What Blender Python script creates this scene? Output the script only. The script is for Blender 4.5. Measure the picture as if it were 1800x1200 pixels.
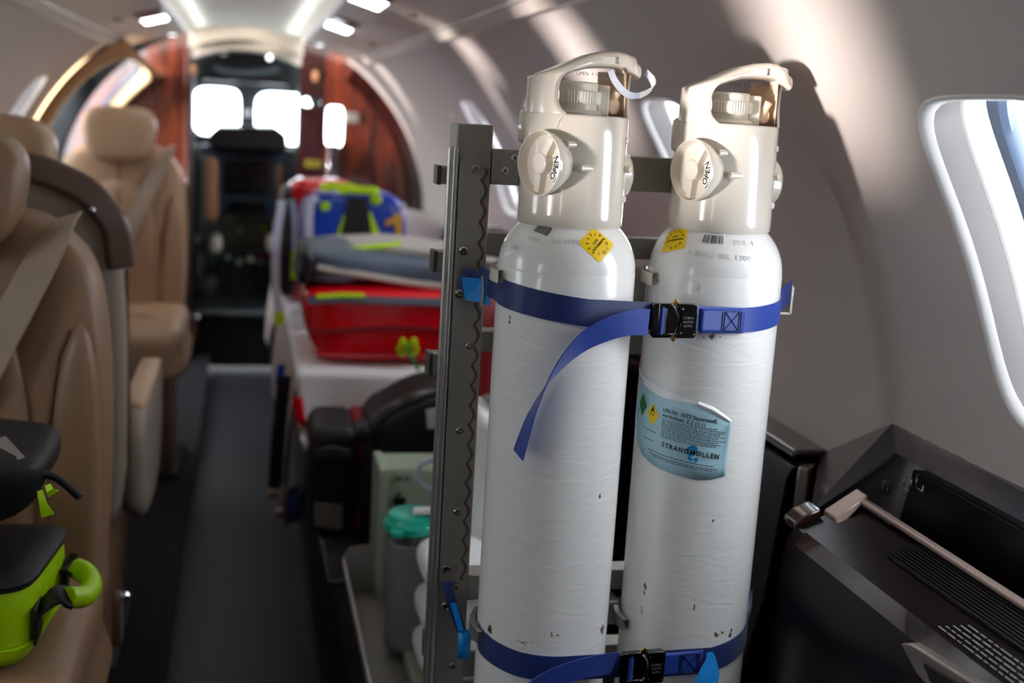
import bpy, bmesh, math, random
import numpy as np
from mathutils import Vector, Matrix, Euler, noise
random.seed(7)
PI = math.pi
for _o in list(bpy.data.objects): bpy.data.objects.remove(_o, do_unlink=True)
SC = bpy.context.scene
COL = SC.collection

# ------------------------------------------------------------------ camera
FPX = 2050.0                                   # focal length in pixels of the 1800 wide frame
_F = np.array([-468., 420., -FPX]); _F /= np.linalg.norm(_F)      # cabin forward seen by the camera
_L = (FPX*FPX + 468*650.)/420.
_U = -np.array([-650., -_L, -FPX]); _U /= np.linalg.norm(_U)      # cabin up seen by the camera
_R = np.cross(_F, _U)
CM = np.stack([_R, _F, _U])                    # camera -> world
CP = np.array([0., 0., 1.24])                  # eye in unscaled cabin coordinates
CABIN = (1.2, Vector((0, 0, 0)))               # the cabin is scaled up about the eye so its walls clear the cylinders
RACK = (1.0, Vector((0, 0, .248)))             # rack and cylinders stay unscaled, raised to keep their height relative to the eye
SCALE_SHIFT = [CABIN]
def wpt(p): return Vector(p)*SCALE_SHIFT[0][0]+SCALE_SHIFT[0][1]
EYE = wpt(CP)
cam_d = bpy.data.cameras.new('camera'); cam = bpy.data.objects.new('camera', cam_d); COL.objects.link(cam)
cam_d.sensor_fit = 'HORIZONTAL'; cam_d.sensor_width = 36.0; cam_d.lens = FPX/1800*36.0
cam_d.clip_start = 0.02; cam_d.clip_end = 100
cam.matrix_world = Matrix([[*CM[0], EYE[0]], [*CM[1], EYE[1]], [*CM[2], EYE[2]], [0, 0, 0, 1]])
cam_d.dof.use_dof = True; cam_d.dof.focus_distance = 1.43; cam_d.dof.aperture_fstop = 3.0
SC.camera = cam

def at(x, y, Y=None, X=None, Z=None):          # the place a ray of the photograph reaches on a plane
    r = CM @ np.array([x-900., 600.-y, -FPX])
    t = (X-CP[0])/r[0] if X is not None else (Y-CP[1])/r[1] if Y is not None else (Z-CP[2])/r[2]
    return Vector(CP + t*r)

# ------------------------------------------------------------------ world, light, exposure
def srgb(h):
    h = h.lstrip('#'); c = [int(h[i:i+2], 16)/255 for i in (0, 2, 4)]
    return [(v/12.92 if v <= .04045 else ((v+.055)/1.055)**2.4) for v in c] + [1.0]
W = bpy.data.worlds.new('bright_overcast_sky'); SC.world = W; W.use_nodes = True
_n = W.node_tree.nodes; _n.clear()
_bg = _n.new('ShaderNodeBackground'); _bg.inputs[0].default_value = (0.90, 0.95, 1.0, 1); _bg.inputs[1].default_value = 7.0
_tc = _n.new('ShaderNodeTexCoord'); _sx = _n.new('ShaderNodeSeparateXYZ'); _mr = _n.new('ShaderNodeMapRange')      # the right hand sky is the brighter one
_mr.inputs[1].default_value = -.6; _mr.inputs[2].default_value = .6; _mr.inputs[3].default_value = 8.5; _mr.inputs[4].default_value = 13.0
W.node_tree.links.new(_tc.outputs['Generated'], _sx.inputs[0]); W.node_tree.links.new(_sx.outputs[0], _mr.inputs[0]); W.node_tree.links.new(_mr.outputs[0], _bg.inputs[1])
_wo = _n.new('ShaderNodeOutputWorld'); W.node_tree.links.new(_bg.outputs[0], _wo.inputs[0])

def lamp(name, kind, loc, direction, energy, color, **kw):
    d = bpy.data.lights.new(name, kind); d.energy = energy; d.color = color
    for k, v in kw.items():
        if k == 'portal': d.cycles.is_portal = v
        else: setattr(d, k, v*1.2 if k in ('size', 'size_y') else v)
    o = bpy.data.objects.new(name, d); COL.objects.link(o); o.location = wpt(loc)
    o.rotation_euler = Vector(direction).to_track_quat('-Z', 'Y').to_euler()
    return o
# low sun glancing off the apron, coming in through the left windows
lamp('low_sun_off_apron', 'SUN', (-3, 0, 1), (1, .48, .15), 11.0, (1.0, .89, .84), angle=math.radians(6))
WIN_Y_R = [.09, .915, 1.74, 2.565, 3.39]
WIN_Y_L = [-.33, .50, 1.33, 2.16, 3.97]
for y in WIN_Y_R: lamp('window_portal', 'AREA', (.86, y, 1.16), (-1, 0, -.35), 1, (1, 1, 1), shape='RECTANGLE', size=.26, size_y=.36, portal=True)
for y in WIN_Y_L: lamp('window_portal', 'AREA', (-.86, y, 1.16), (1, 0, -.35), 1, (1, 1, 1), shape='RECTANGLE', size=.26, size_y=.36, portal=True)
lamp('windshield_portal', 'AREA', (0, 7.12, 1.2), (0, -1, 0), 1, (1, 1, 1), shape='RECTANGLE', size=1.2, size_y=.35, portal=True)
lamp('entry_window_portal', 'AREA', (-.80, 5.15, 1.25), (1, 0, -.3), 1, (1, 1, 1), shape='RECTANGLE', size=.7, size_y=.5, portal=True)
SC.view_settings.view_transform = 'Standard'; SC.view_settings.look = 'None'
SC.view_settings.exposure = 0.0; SC.view_settings.gamma = 1.0; SC.view_settings.use_curve_mapping = False
try:
    SC.cycles.use_denoising = True; SC.cycles.max_bounces = 10; SC.cycles.diffuse_bounces = 6
    SC.cycles.sample_clamp_indirect = 8; SC.cycles.transparent_max_bounces = 12; SC.cycles.caustics_reflective = False; SC.cycles.caustics_refractive = False
except Exception: pass

# ------------------------------------------------------------------ materials
def mat(name, color, rough=.5, metal=0., coat=0., bump=0., bscale=200., bstretch=(1, 1, 1), var=0., vscale=6., trans=0., spec=.5, sheen=0., ior=1.45):
    m = bpy.data.materials.new(name); m.use_nodes = True
    nt = m.node_tree; b = nt.nodes['Principled BSDF']
    c = srgb(color) if isinstance(color, str) else list(color)
    b.inputs['Base Color'].default_value = c; b.inputs['Roughness'].default_value = rough; b.inputs['Metallic'].default_value = metal
    b.inputs['Coat Weight'].default_value = coat; b.inputs['Coat Roughness'].default_value = .05
    b.inputs['Specular IOR Level'].default_value = spec; b.inputs['Sheen Weight'].default_value = sheen
    b.inputs['Transmission Weight'].default_value = trans; b.inputs['IOR'].default_value = ior
    tc = nt.nodes.new('ShaderNodeTexCoord')
    if var:
        n = nt.nodes.new('ShaderNodeTexNoise'); n.inputs['Scale'].default_value = vscale; n.inputs['Detail'].default_value = 4
        nt.links.new(tc.outputs['Object'], n.inputs['Vector'])
        mx = nt.nodes.new('ShaderNodeMix'); mx.data_type = 'RGBA'
        mx.inputs[6].default_value = [v*(1-var) for v in c[:3]]+[1]; mx.inputs[7].default_value = [min(1, v*(1+var)) for v in c[:3]]+[1]
        nt.links.new(n.outputs['Fac'], mx.inputs[0]); nt.links.new(mx.outputs[2], b.inputs['Base Color'])
    if bump:
        mp = nt.nodes.new('ShaderNodeMapping'); mp.inputs['Scale'].default_value = bstretch
        nt.links.new(tc.outputs['Object'], mp.inputs[0])
        n2 = nt.nodes.new('ShaderNodeTexNoise'); n2.inputs['Scale'].default_value = bscale; n2.inputs['Detail'].default_value = 3
        nt.links.new(mp.outputs[0], n2.inputs['Vector'])
        bp = nt.nodes.new('ShaderNodeBump'); bp.inputs['Strength'].default_value = bump; bp.inputs['Distance'].default_value = .002
        nt.links.new(n2.outputs['Fac'], bp.inputs['Height']); nt.links.new(bp.outputs[0], b.inputs['Normal'])
    return m

def wood_mat(name, c1, c2, scale=(14, 14, 1.2), rough=.12, coat=1.0):
    m = bpy.data.materials.new(name); m.use_nodes = True; nt = m.node_tree; b = nt.nodes['Principled BSDF']
    tc = nt.nodes.new('ShaderNodeTexCoord'); mp = nt.nodes.new('ShaderNodeMapping'); mp.inputs['Scale'].default_value = scale
    n = nt.nodes.new('ShaderNodeTexNoise'); n.inputs['Scale'].default_value = 1.0; n.inputs['Detail'].default_value = 6; n.inputs['Distortion'].default_value = 1.2
    r = nt.nodes.new('ShaderNodeValToRGB'); r.color_ramp.elements[0].position = .35; r.color_ramp.elements[1].position = .68
    r.color_ramp.elements[0].color = srgb(c1); r.color_ramp.elements[1].color = srgb(c2)
    nt.links.new(tc.outputs['Object'], mp.inputs[0]); nt.links.new(mp.outputs[0], n.inputs['Vector']); nt.links.new(n.outputs['Fac'], r.inputs[0])
    nt.links.new(r.outputs[0], b.inputs['Base Color']); b.inputs['Roughness'].default_value = rough; b.inputs['Coat Weight'].default_value = coat
    return m

def glass_mat(name, tint=(1, 1, 1, 1), gloss=.08):
    m = bpy.data.materials.new(name); m.use_nodes = True; nt = m.node_tree; nt.nodes.clear()
    t = nt.nodes.new('ShaderNodeBsdfTransparent'); t.inputs[0].default_value = tint
    g = nt.nodes.new('ShaderNodeBsdfGlossy'); g.inputs[1].default_value = .03
    mx = nt.nodes.new('ShaderNodeMixShader'); mx.inputs[0].default_value = gloss
    o = nt.nodes.new('ShaderNodeOutputMaterial')
    nt.links.new(t.outputs[0], mx.inputs[1]); nt.links.new(g.outputs[0], mx.inputs[2]); nt.links.new(mx.outputs[0], o.inputs[0])
    return m

def emit_mat(name, color, s):
    m = bpy.data.materials.new(name); m.use_nodes = True; b = m.node_tree.nodes['Principled BSDF']
    b.inputs['Base Color'].default_value = srgb(color); b.inputs['Emission Color'].default_value = srgb(color); b.inputs['Emission Strength'].default_value = s
    return m

def cylinder_paint(name, stains):
    """gloss white paint with horizontal brush ripples and a few rubbed and rusty marks of their own"""
    m = mat(name, '#e9e8e6', rough=.26, coat=.3)
    nt = m.node_tree; b = nt.nodes['Principled BSDF']; tc = nt.nodes.new('ShaderNodeTexCoord')
    mp = nt.nodes.new('ShaderNodeMapping'); mp.inputs['Scale'].default_value = (16, 16, 62)
    n = nt.nodes.new('ShaderNodeTexNoise'); n.inputs['Scale'].default_value = 1.0; n.inputs['Detail'].default_value = 3; n.inputs['Distortion'].default_value = 1.5
    nt.links.new(tc.outputs['Object'], mp.inputs[0]); nt.links.new(mp.outputs[0], n.inputs['Vector'])
    sx = nt.nodes.new('ShaderNodeSeparateXYZ'); nt.links.new(tc.outputs['Object'], sx.inputs[0])
    mr = nt.nodes.new('ShaderNodeMapRange'); mr.inputs[1].default_value = .90; mr.inputs[2].default_value = .84; mr.inputs[3].default_value = 0.02; mr.inputs[4].default_value = .22
    nt.links.new(sx.outputs[2], mr.inputs[0])
    bp = nt.nodes.new('ShaderNodeBump'); bp.inputs['Distance'].default_value = .0035
    nt.links.new(n.outputs['Fac'], bp.inputs['Height']); nt.links.new(mr.outputs[0], bp.inputs['Strength']); nt.links.new(bp.outputs[0], b.inputs['Normal'])
    prev = None; basec = srgb('#e9e8e6')
    nn = nt.nodes.new('ShaderNodeTexNoise'); nn.inputs['Scale'].default_value = 150; nn.inputs['Detail'].default_value = 5
    nt.links.new(tc.outputs['Object'], nn.inputs['Vector'])
    for (px, py, pz, rx, rz, th, col) in stains:
        mp2 = nt.nodes.new('ShaderNodeMapping'); mp2.vector_type = 'POINT'
        mp2.inputs['Location'].default_value = (-px/rx, -py/rx, -pz/rz); mp2.inputs['Scale'].default_value = (1/rx, 1/rx, 1/rz)
        nt.links.new(tc.outputs['Object'], mp2.inputs[0])
        ln = nt.nodes.new('ShaderNodeVectorMath'); ln.operation = 'LENGTH'; nt.links.new(mp2.outputs[0], ln.inputs[0])
        r1 = nt.nodes.new('ShaderNodeMapRange'); r1.inputs[1].default_value = 0; r1.inputs[2].default_value = 1; r1.inputs[3].default_value = 1; r1.inputs[4].default_value = 0
        nt.links.new(ln.outputs['Value'], r1.inputs[0])
        mu = nt.nodes.new('ShaderNodeMath'); mu.operation = 'MULTIPLY'; nt.links.new(r1.outputs[0], mu.inputs[0]); nt.links.new(nn.outputs['Fac'], mu.inputs[1])
        r2 = nt.nodes.new('ShaderNodeMapRange'); r2.inputs[1].default_value = th; r2.inputs[2].default_value = th+.06
        nt.links.new(mu.outputs[0], r2.inputs[0])
        mx = nt.nodes.new('ShaderNodeMix'); mx.data_type = 'RGBA'; mx.inputs[6].default_value = basec; mx.inputs[7].default_value = srgb(col)
        if prev: nt.links.new(prev, mx.inputs[6])
        nt.links.new(r2.outputs[0], mx.inputs[0]); prev = mx.outputs[2]
    if prev: nt.links.new(prev, b.inputs['Base Color'])
    return m

def webbing(name, color):
    m = mat(name, color, rough=.38, sheen=.25)
    nt = m.node_tree; b = nt.nodes['Principled BSDF']; tc = nt.nodes.new('ShaderNodeTexCoord')
    wv = nt.nodes.new('ShaderNodeTexWave'); wv.inputs['Scale'].default_value = 420; wv.bands_direction = 'DIAGONAL'; wv.inputs['Distortion'].default_value = .5
    nt.links.new(tc.outputs['Object'], wv.inputs['Vector'])
    bp = nt.nodes.new('ShaderNodeBump'); bp.inputs['Strength'].default_value = .35; bp.inputs['Distance'].default_value = .0006
    nt.links.new(wv.outputs['Fac'], bp.inputs['Height']); nt.links.new(bp.outputs[0], b.inputs['Normal'])
    return m

M = dict(
 wall=mat('cabin_liner', '#c2b9b4', .42, bump=.05, bscale=60),
 ceil=mat('ceiling_liner', '#e2e2d8', .6),
 valance=mat('valance_leather', '#cdc4bb', .38),
 valance_trim=mat('valance_trim', '#b5ada4', .25),
 bezel=mat('window_bezel', '#dcdad8', .3, coat=.3),
 reveal=mat('window_reveal', '#5c5655', .5),  # darkened so the colour carries the shade inside the recess
 gasket=mat('window_gasket', '#4e5d74', .4),
 tan_panel=mat('tan_leather_panel', '#b3875c', .5, bump=.1, bscale=300),
 gold=mat('pale_gold_trim', '#d9bd90', .35),
 wood=wood_mat('gloss_mahogany', '#260d08', '#6b2a14', rough=.16),
 wood_dark=wood_mat('dark_mahogany', '#170807', '#331410', rough=.14),
 console=mat('dark_gloss_veneer', '#0e0506', .3, coat=0, spec=.22),
 console2=mat('brown_gloss_veneer', '#2b130d', .09, coat=1.0, var=.25, vscale=30),
 slate=mat('slate_gloss_panel', '#3a383f', .2, coat=.4),
 black=mat('black_plastic', '#0b0a0d', .4), black_gloss=mat('black_gloss', '#050507', .1, coat=.6),
 bronze=mat('satin_bronze', '#a3948a', .28, metal=.85), beige_trim=mat('satin_beige_metal', '#b39e93', .3, metal=.6),
 carpet=mat('side_floor_carpet', '#17151c', .95, bump=.4, bscale=500),
 aisle=mat('aisle_runner', '#23242c', .5),
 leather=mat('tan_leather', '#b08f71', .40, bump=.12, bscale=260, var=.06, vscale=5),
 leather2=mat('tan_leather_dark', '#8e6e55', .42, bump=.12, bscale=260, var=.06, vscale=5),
 shell=mat('seat_shell', '#93877c', .38), belt=mat('beige_belt', '#a08b79', .7, bump=.3, bscale=700),
 capbrown=mat('brown_leather_cap', '#66524a', .28, bump=.15, bscale=200), seam=mat('seam_thread', '#6a4c38', .7),
 chrome=mat('chrome', '#d8d8da', .12, metal=1.0), zinc=mat('zinc_bolt', '#b9b6ac', .25, metal=1.0),
 alu=mat('brushed_aluminium', '#b9b6b2', .34, metal=.85, bump=.08, bscale=90, bstretch=(1, 1, .06)),
 alu_face=mat('matt_aluminium_plate', '#9b9690', .45, metal=.7, bump=.05, bscale=120),
 alu_dark=mat('grey_end_cap', '#4a4640', .4),
 guard=mat('cream_gloss_plastic', '#d8d1c5', .16, coat=.5), guard_in=mat('cream_inner_plastic', '#ead0b4', .3),
 gauge=mat('cream_valve_plastic', '#ded9cb', .3),
 brass=mat('brass', '#c79a5a', .25, metal=1.0),
 ink=mat('black_ink', '#15141a', .5), ink_grey=mat('grey_ink', '#8b8c90', .5), ink_emboss=mat('embossed_paint', '#d0cfcf', .25, coat=.3),
 white_sticker=mat('white_sticker', '#efeff0', .35), yellow=mat('yellow_sticker', '#f5cd00', .38), label=mat('pale_blue_label', '#a9cfdd', .35),
 green_d=mat('green_diamond', '#1d7a3c', .4), logo_blue=mat('logo_blue', '#1b86c4', .4),
 strap=webbing('royal_blue_webbing', '#123c9c'), strap_dark=webbing('blue_webbing_shaded', '#0f2868'), strap_light=mat('light_blue_webbing_tag', '#0c86d8', .4),  # the dark strap colour is the same blue with shade painted in
 red=mat('red_gloss_tarpaulin', '#de0a1c', .2, coat=.5, bump=.25, bscale=25), red_dark=mat('dark_red_fabric', '#8e1420', .6),
 blue=mat('blue_tarpaulin', '#0e3fb8', .28, coat=.2, bump=.15, bscale=25),
 neon=mat('neon_yellow_fabric', '#c9f000', .5), neon2=mat('neon_lime_tarpaulin', '#a8d400', .38, var=.08), silver=mat('silver_reflective_tape', '#c8cbe0', .3),
 sheet=mat('white_sheet', '#e4e2e4', .85, bump=.3, bscale=14), sheet2=mat('beige_mattress_cover', '#b7aaa3', .7, bump=.3, bscale=14),
 grey_cloth=mat('blue_grey_jacket', '#566172', .6, bump=.5, bscale=18), beige_cloth=mat('beige_grey_blanket', '#b9b2aa', .8, bump=.5, bscale=18),
 bag_black=mat('black_nylon', '#121116', .55, bump=.3, bscale=120), patch=mat('grey_patch', '#77706d', .6), white=mat('white_plastic', '#e7e6e4', .3),
 pale_green=mat('pale_green_panel', '#8f9d88', .5), teal=mat('teal_plastic', '#12b39a', .3), grey_pl=mat('grey_plastic', '#77787e', .45),
 clear=glass_mat('clear_plastic', (.85, .9, .9, 1), .15), pane=glass_mat('window_acrylic', (.97, .985, 1, 1), .05),
 tube=mat('translucent_hose', '#b9c0cf', .3), gold_num=mat('gold_numeral', '#d9a63c', .5),
 cockpit=mat('cockpit_dark', '#0d0d10', .5), cock_blue=mat('cockpit_blue_grey', '#35485c', .4), cock_grey=mat('cockpit_grey_trim', '#5f6a6c', .5), screen=mat('dark_screen', '#070b12', .15),
 cock_tan=mat('cockpit_tan', '#8f6242', .6), pedestal=mat('pedestal_panel', '#45443a', .5), header=mat('header_beige', '#a79f92', .5),
 tray=mat('grey_tray', '#8e8886', .35), red_print=mat('red_print', '#d2606a', .5), lampglass=emit_mat('reading_lamp_lens', '#f3f8ff', 9.0), lampglass2=emit_mat('small_lamp_lens', '#f3f8ff', 4.0),
 smoke=mat('smoked_lens', '#2a3440', .15), green_rib=mat('green_ribbon', '#18a34c', .5), steel=mat('polished_steel', '#8d8a8c', .15, metal=1.0),
)

# ------------------------------------------------------------------ mesh helpers
class MB:
    def __init__(s): s.v = []; s.f = []; s.fm = []; s.cm = 0
    def add(s, vs, fs):
        k = len(s.v); s.v += [Vector(p) for p in vs]; s.f += [tuple(i+k for i in f) for f in fs]; s.fm += [s.cm]*len(fs); return s
    def box(s, c, d, rot=None, bev=0):
        x, y, z = [q/2 for q in d]
        vs = [Vector(p) for p in [(-x,-y,-z),(x,-y,-z),(x,y,-z),(-x,y,-z),(-x,-y,z),(x,-y,z),(x,y,z),(-x,y,z)]]
        if rot is not None: vs = [rot @ v for v in vs]
        return s.add([v+Vector(c) for v in vs], [(0,3,2,1),(4,5,6,7),(0,1,5,4),(1,2,6,5),(2,3,7,6),(3,0,4,7)])
    def grid(s, rows, closed=False):
        n = len(rows[0]); vs = [p for r in rows for p in r]; fs = []
        for i in range(len(rows)-1):
            for j in range(n if closed else n-1):
                fs.append((i*n+j, i*n+(j+1) % n, (i+1)*n+(j+1) % n, (i+1)*n+j))
        return s.add(vs, fs)
    def loft(s, rings, c0=True, c1=True):
        n = len(rings[0]); k = len(s.v); s.grid(rings, True)
        if c0: s.f.append(tuple(k+i for i in range(n))[::-1]); s.fm.append(s.cm)
        if c1: s.f.append(tuple(k+(len(rings)-1)*n+i for i in range(n))); s.fm.append(s.cm)
        return s
    def lathe(s, prof, c=(0, 0, 0), rot=None, n=48, c0=True, c1=True, a0=0, a1=2*PI):
        rings = []
        for (r, z) in prof:
            ring = [Vector((r*math.cos(2*PI*i/n), r*math.sin(2*PI*i/n), z)) for i in range(n)]
            if rot is not None: ring = [rot @ p for p in ring]
            rings.append([p+Vector(c) for p in ring])
        return s.loft(rings, c0, c1)
    def cyl(s, p0, p1, r, r1=None, n=24):
        p0 = Vector(p0); p1 = Vector(p1); d = p1-p0; q = d.to_track_quat('Z', 'Y').to_matrix()
        return s.lathe([(r, 0), (r if r1 is None else r1, d.length)], p0, q, n)
    def tube(s, path, r, n=10, closed=False):
        P = [Vector(p) for p in path]; rings = []; up = None
        for i, p in enumerate(P):
            if closed: t = P[(i+1) % len(P)]-P[i-1]
            else: t = P[min(i+1, len(P)-1)]-P[max(i-1, 0)]
            t.normalize()
            if up is None: up = t.orthogonal().normalized()
            else: up = (up - t*up.dot(t)).normalized()
            b = t.cross(up); rr = r[i] if isinstance(r, (list, tuple)) else r
            rings.append([p+(up*math.cos(2*PI*j/n)+b*math.sin(2*PI*j/n))*rr for j in range(n)])
        if closed: rings.append(rings[0]); return s.loft(rings, False, False)
        return s.loft(rings)
    def ribbon(s, path, side, w, th=.0015):
        P = [Vector(p) for p in path]; rings = []
        for i, p in enumerate(P):
            t = (P[min(i+1, len(P)-1)]-P[max(i-1, 0)]).normalized()
            sd = Vector(side[i] if isinstance(side, list) else side); sd = (sd-t*sd.dot(t)).normalized(); nn = t.cross(sd)
            ww = w[i] if isinstance(w, (list, tuple)) else w
            rings.append([p+sd*ww/2+nn*th/2, p-sd*ww/2+nn*th/2, p-sd*ww/2-nn*th/2, p+sd*ww/2-nn*th/2])
        return s.loft(rings)
    def prism(s, poly, a, b, ax='y', map=None):
        def f(u, v, w): return {'y': (u, w, v), 'x': (w, u, v), 'z': (u, v, w)}[ax]
        r0 = [Vector(f(u, v, a)) for u, v in poly]; r1 = [Vector(f(u, v, b)) for u, v in poly]
        return s.loft([r0, r1])
    def pillow(s, outline, y0, y1, e=.35, rings=7, ax='y', cen=None):
        """closed cushion: outline (u, v) round edged between y0 and y1"""
        n = len(outline); cu = sum(p[0] for p in outline)/n if cen is None else cen[0]; cv = sum(p[1] for p in outline)/n if cen is None else cen[1]
        ym = (y0+y1)/2; h = (y1-y0)/2; rr = []
        for k in range(-rings, rings+1):
            a = k/rings*PI/2
            if abs(k) == rings: sc = .02
            else: sc = abs(math.cos(a))**e
            yy = ym+h*math.copysign(abs(math.sin(a))**max(e, .3), a)
            q = []
            for u, v in outline:
                U, V = cu+(u-cu)*sc, cv+(v-cv)*sc
                q.append(Vector({'y': (U, yy, V), 'x': (yy, U, V), 'z': (U, V, yy)}[ax]))
            rr.append(q)
        return s.loft(rr)
    def xf(s, fn): s.v = [Vector(fn(v)) for v in s.v]; return s
    def build(s, name, m, parent=None, bev=0, seg=2, smooth=True, sub=0, solid=0, org=None, ang=35):
        me = bpy.data.meshes.new(name); o0 = Vector((0, 0, 0)); US = SCALE_SHIFT[0][0]
        if parent is not None:
            q = parent
            while q is not None: o0 = o0+q.location; q = q.parent
        me.from_pydata([wpt(v)-o0 for v in s.v], [], s.f)
        ms = m if isinstance(m, list) else [m]
        for q in ms: me.materials.append(q)
        if len(ms) > 1:
            for p, k in zip(me.polygons, s.fm): p.material_index = k
        bm = bmesh.new(); bm.from_mesh(me); bmesh.ops.recalc_face_normals(bm, faces=bm.faces); bm.to_mesh(me); bm.free()
        if smooth:
            for p in me.polygons: p.use_smooth = True
            me.set_sharp_from_angle(angle=math.radians(ang))
        o = bpy.data.objects.new(name, me); COL.objects.link(o)
        if parent is not None: o.parent = parent
        if solid: md = o.modifiers.new('s', 'SOLIDIFY'); md.thickness = solid*US; md.offset = 0
        if bev:
            md = o.modifiers.new('b', 'BEVEL'); md.width = bev*US; md.segments = seg; md.limit_method = 'ANGLE'; md.angle_limit = math.radians(40)
        if sub: md = o.modifiers.new('u', 'SUBSURF'); md.levels = sub; md.render_levels = sub
        return o

def tag(o, label=None, cat=None, group=None, kind=None):
    if label: o['label'] = label
    if cat: o['category'] = cat
    if group: o['group'] = group
    if kind: o['kind'] = kind
    return o
def thing(name, loc, label, cat, group=None):
    o = bpy.data.objects.new(name, None); COL.objects.link(o); o.location = wpt(loc); o.empty_display_size = .05
    return tag(o, label, cat, group)
def struct(o): o['kind'] = 'structure'; return o
def sell(cu, cv, hu, hv, n=4., N=48, rot=0):
    out = []
    for i in range(N):
        t = 2*PI*i/N; c, s_ = math.cos(t), math.sin(t)
        u = hu*math.copysign(abs(c)**(2/n), c); v = hv*math.copysign(abs(s_)**(2/n), s_)
        out.append((cu+u*math.cos(rot)-v*math.sin(rot), cv+u*math.sin(rot)+v*math.cos(rot)))
    return out
def smooth_pts(pts, k=6, closed=True):
    n = len(pts); out = []
    rng = range(n if closed else n-1)
    for i in rng:
        g = (lambda j: Vector(pts[j % n])) if closed else (lambda j: Vector(pts[max(0, min(n-1, j))]))
        p0, p1, p2, p3 = g(i-1), g(i), g(i+1), g(i+2)
        for j in range(k):
            t = j/k
            out.append(.5*((2*p1)+(p2-p0)*t+(2*p0-5*p1+4*p2-p3)*t*t+(3*p1-p0-3*p2+p3)*t**3))
    if not closed: out.append(Vector(pts[-1]))
    return out
def text_mesh(txt, size, align='CENTER', bold=0., extrude=0., space=1.):
    cu = bpy.data.curves.new('t', 'FONT'); cu.body = txt; cu.size = size; cu.align_x = align; cu.align_y = 'CENTER'
    cu.offset = bold; cu.extrude = extrude; cu.space_character = space; cu.resolution_u = 3
    o = bpy.data.objects.new('t', cu); COL.objects.link(o)
    dg = bpy.context.evaluated_depsgraph_get(); dg.update(); me = o.evaluated_get(dg).to_mesh()
    vs = [v.co.copy() for v in me.vertices]; fs = [tuple(p.vertices) for p in me.polygons]
    o.evaluated_get(dg).to_mesh_clear(); bpy.data.objects.remove(o, do_unlink=True); bpy.data.curves.remove(cu)
    return vs, fs

# ------------------------------------------------------------------ cabin shell
CR, CZ = .80, .77
def wall_pt(side, R=CR):
    def P(y, a):
        r = R(y) if callable(R) else R
        return Vector((side*r*math.cos(a), y, CZ+r*math.sin(a)))
    return P
def ring_panel(mb, P, rect, hole, nper=(16, 16), nr=7, ext=None):
    """surface patch with a rounded hole; ext = [(scale, normal offset)] rings carried on from the hole edge"""
    u0, u1, v0, v1 = rect; cu, cv, hu, hv, n = hole; a, b = nper; out = []
    for i in range(a): out.append((u0+(u1-u0)*i/a, v0))
    for i in range(b): out.append((u1, v0+(v1-v0)*i/b))
    for i in range(a): out.append((u1-(u1-u0)*i/a, v1))
    for i in range(b): out.append((u0, v1-(v1-v0)*i/b))
    inn = []
    for (u, v) in out:
        c, s_ = (u-cu)/hu, (v-cv)/hv; L = (abs(c)**n+abs(s_)**n)**(1/n); inn.append((cu+(u-cu)/L, cv+(v-cv)/L))
    if nr:
        rows = []
        for k in range(nr+1):
            t = 1-(1-k/nr)**1.0
            rows.append([P(o[0]+(i[0]-o[0])*t, o[1]+(i[1]-o[1])*t) for o, i in zip(out, inn)])
        mb.grid(rows, True)
    return inn
def scaled(inn, cu, cv, su, sv): return [(cu+(u-cu)*su, cv+(v-cv)*sv) for u, v in inn]
def off(P, u, v, d):
    e = 1e-3; n = (P(u+e, v)-P(u, v)).cross(P(u, v+e)-P(u, v)).normalized()
    return P(u, v), n
WC = math.radians(26.6); WH = .187/CR; WW = .137
nwin = [0]
def window(side, P, hole, rect, depth=.075, name=None, tilt=0, gasket=True, lip=M['bezel'], big=False):
    nwin[0] += 1; cu, cv, hu, hv, n = hole
    inn = ring_panel(MB(), P, rect, hole, nr=0)
    def row(s_, d, fl=False):
        r = []
        for (u, v) in scaled(inn, cu, cv, 1-s_/hu, 1-s_/(hv*CR)):
            p, nn = off(P, u, v, 1)
            if nn.x*side < 0: nn = -nn
            r.append(p+nn*d)
        return r
    w = thing('window_%d' % nwin[0], P(cu, cv), None, None); struct(w)
    mb = MB(); mb.grid([row(s_, d) for s_, d in [(0, 0), (.0015, -.0015), (.004, -.0012), (.008, .002), (.011, .008)]], True)
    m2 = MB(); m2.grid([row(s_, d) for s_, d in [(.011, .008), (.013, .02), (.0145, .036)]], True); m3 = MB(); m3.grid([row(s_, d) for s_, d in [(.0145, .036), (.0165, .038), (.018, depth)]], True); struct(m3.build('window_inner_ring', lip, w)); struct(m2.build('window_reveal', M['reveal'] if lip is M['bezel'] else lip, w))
    struct(mb.build('window_frame', lip, w))
    if gasket:
        g = MB(); g.grid([row(s_, d) for s_, d in [(.018, depth-.012), (.030, depth-.010), (.034, depth-.004), (.034, depth+.004)]], True); struct(g.build('window_gasket', M['gasket'], w))
    pm = MB(); r0 = row(.02, depth); c = sum(r0, Vector())/len(r0)
    pm.grid([r0, [p.lerp(c, .5) for p in r0], [p.lerp(c, .97) for p in r0]], True); k = len(pm.v); n0 = len(r0)
    pm.f.append(tuple(range(k-n0, k))); pm.fm.append(0)
    struct(pm.build('window_pane', M['pane'], w)); return w
A0, A1 = math.radians(-14), math.radians(58)
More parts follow.
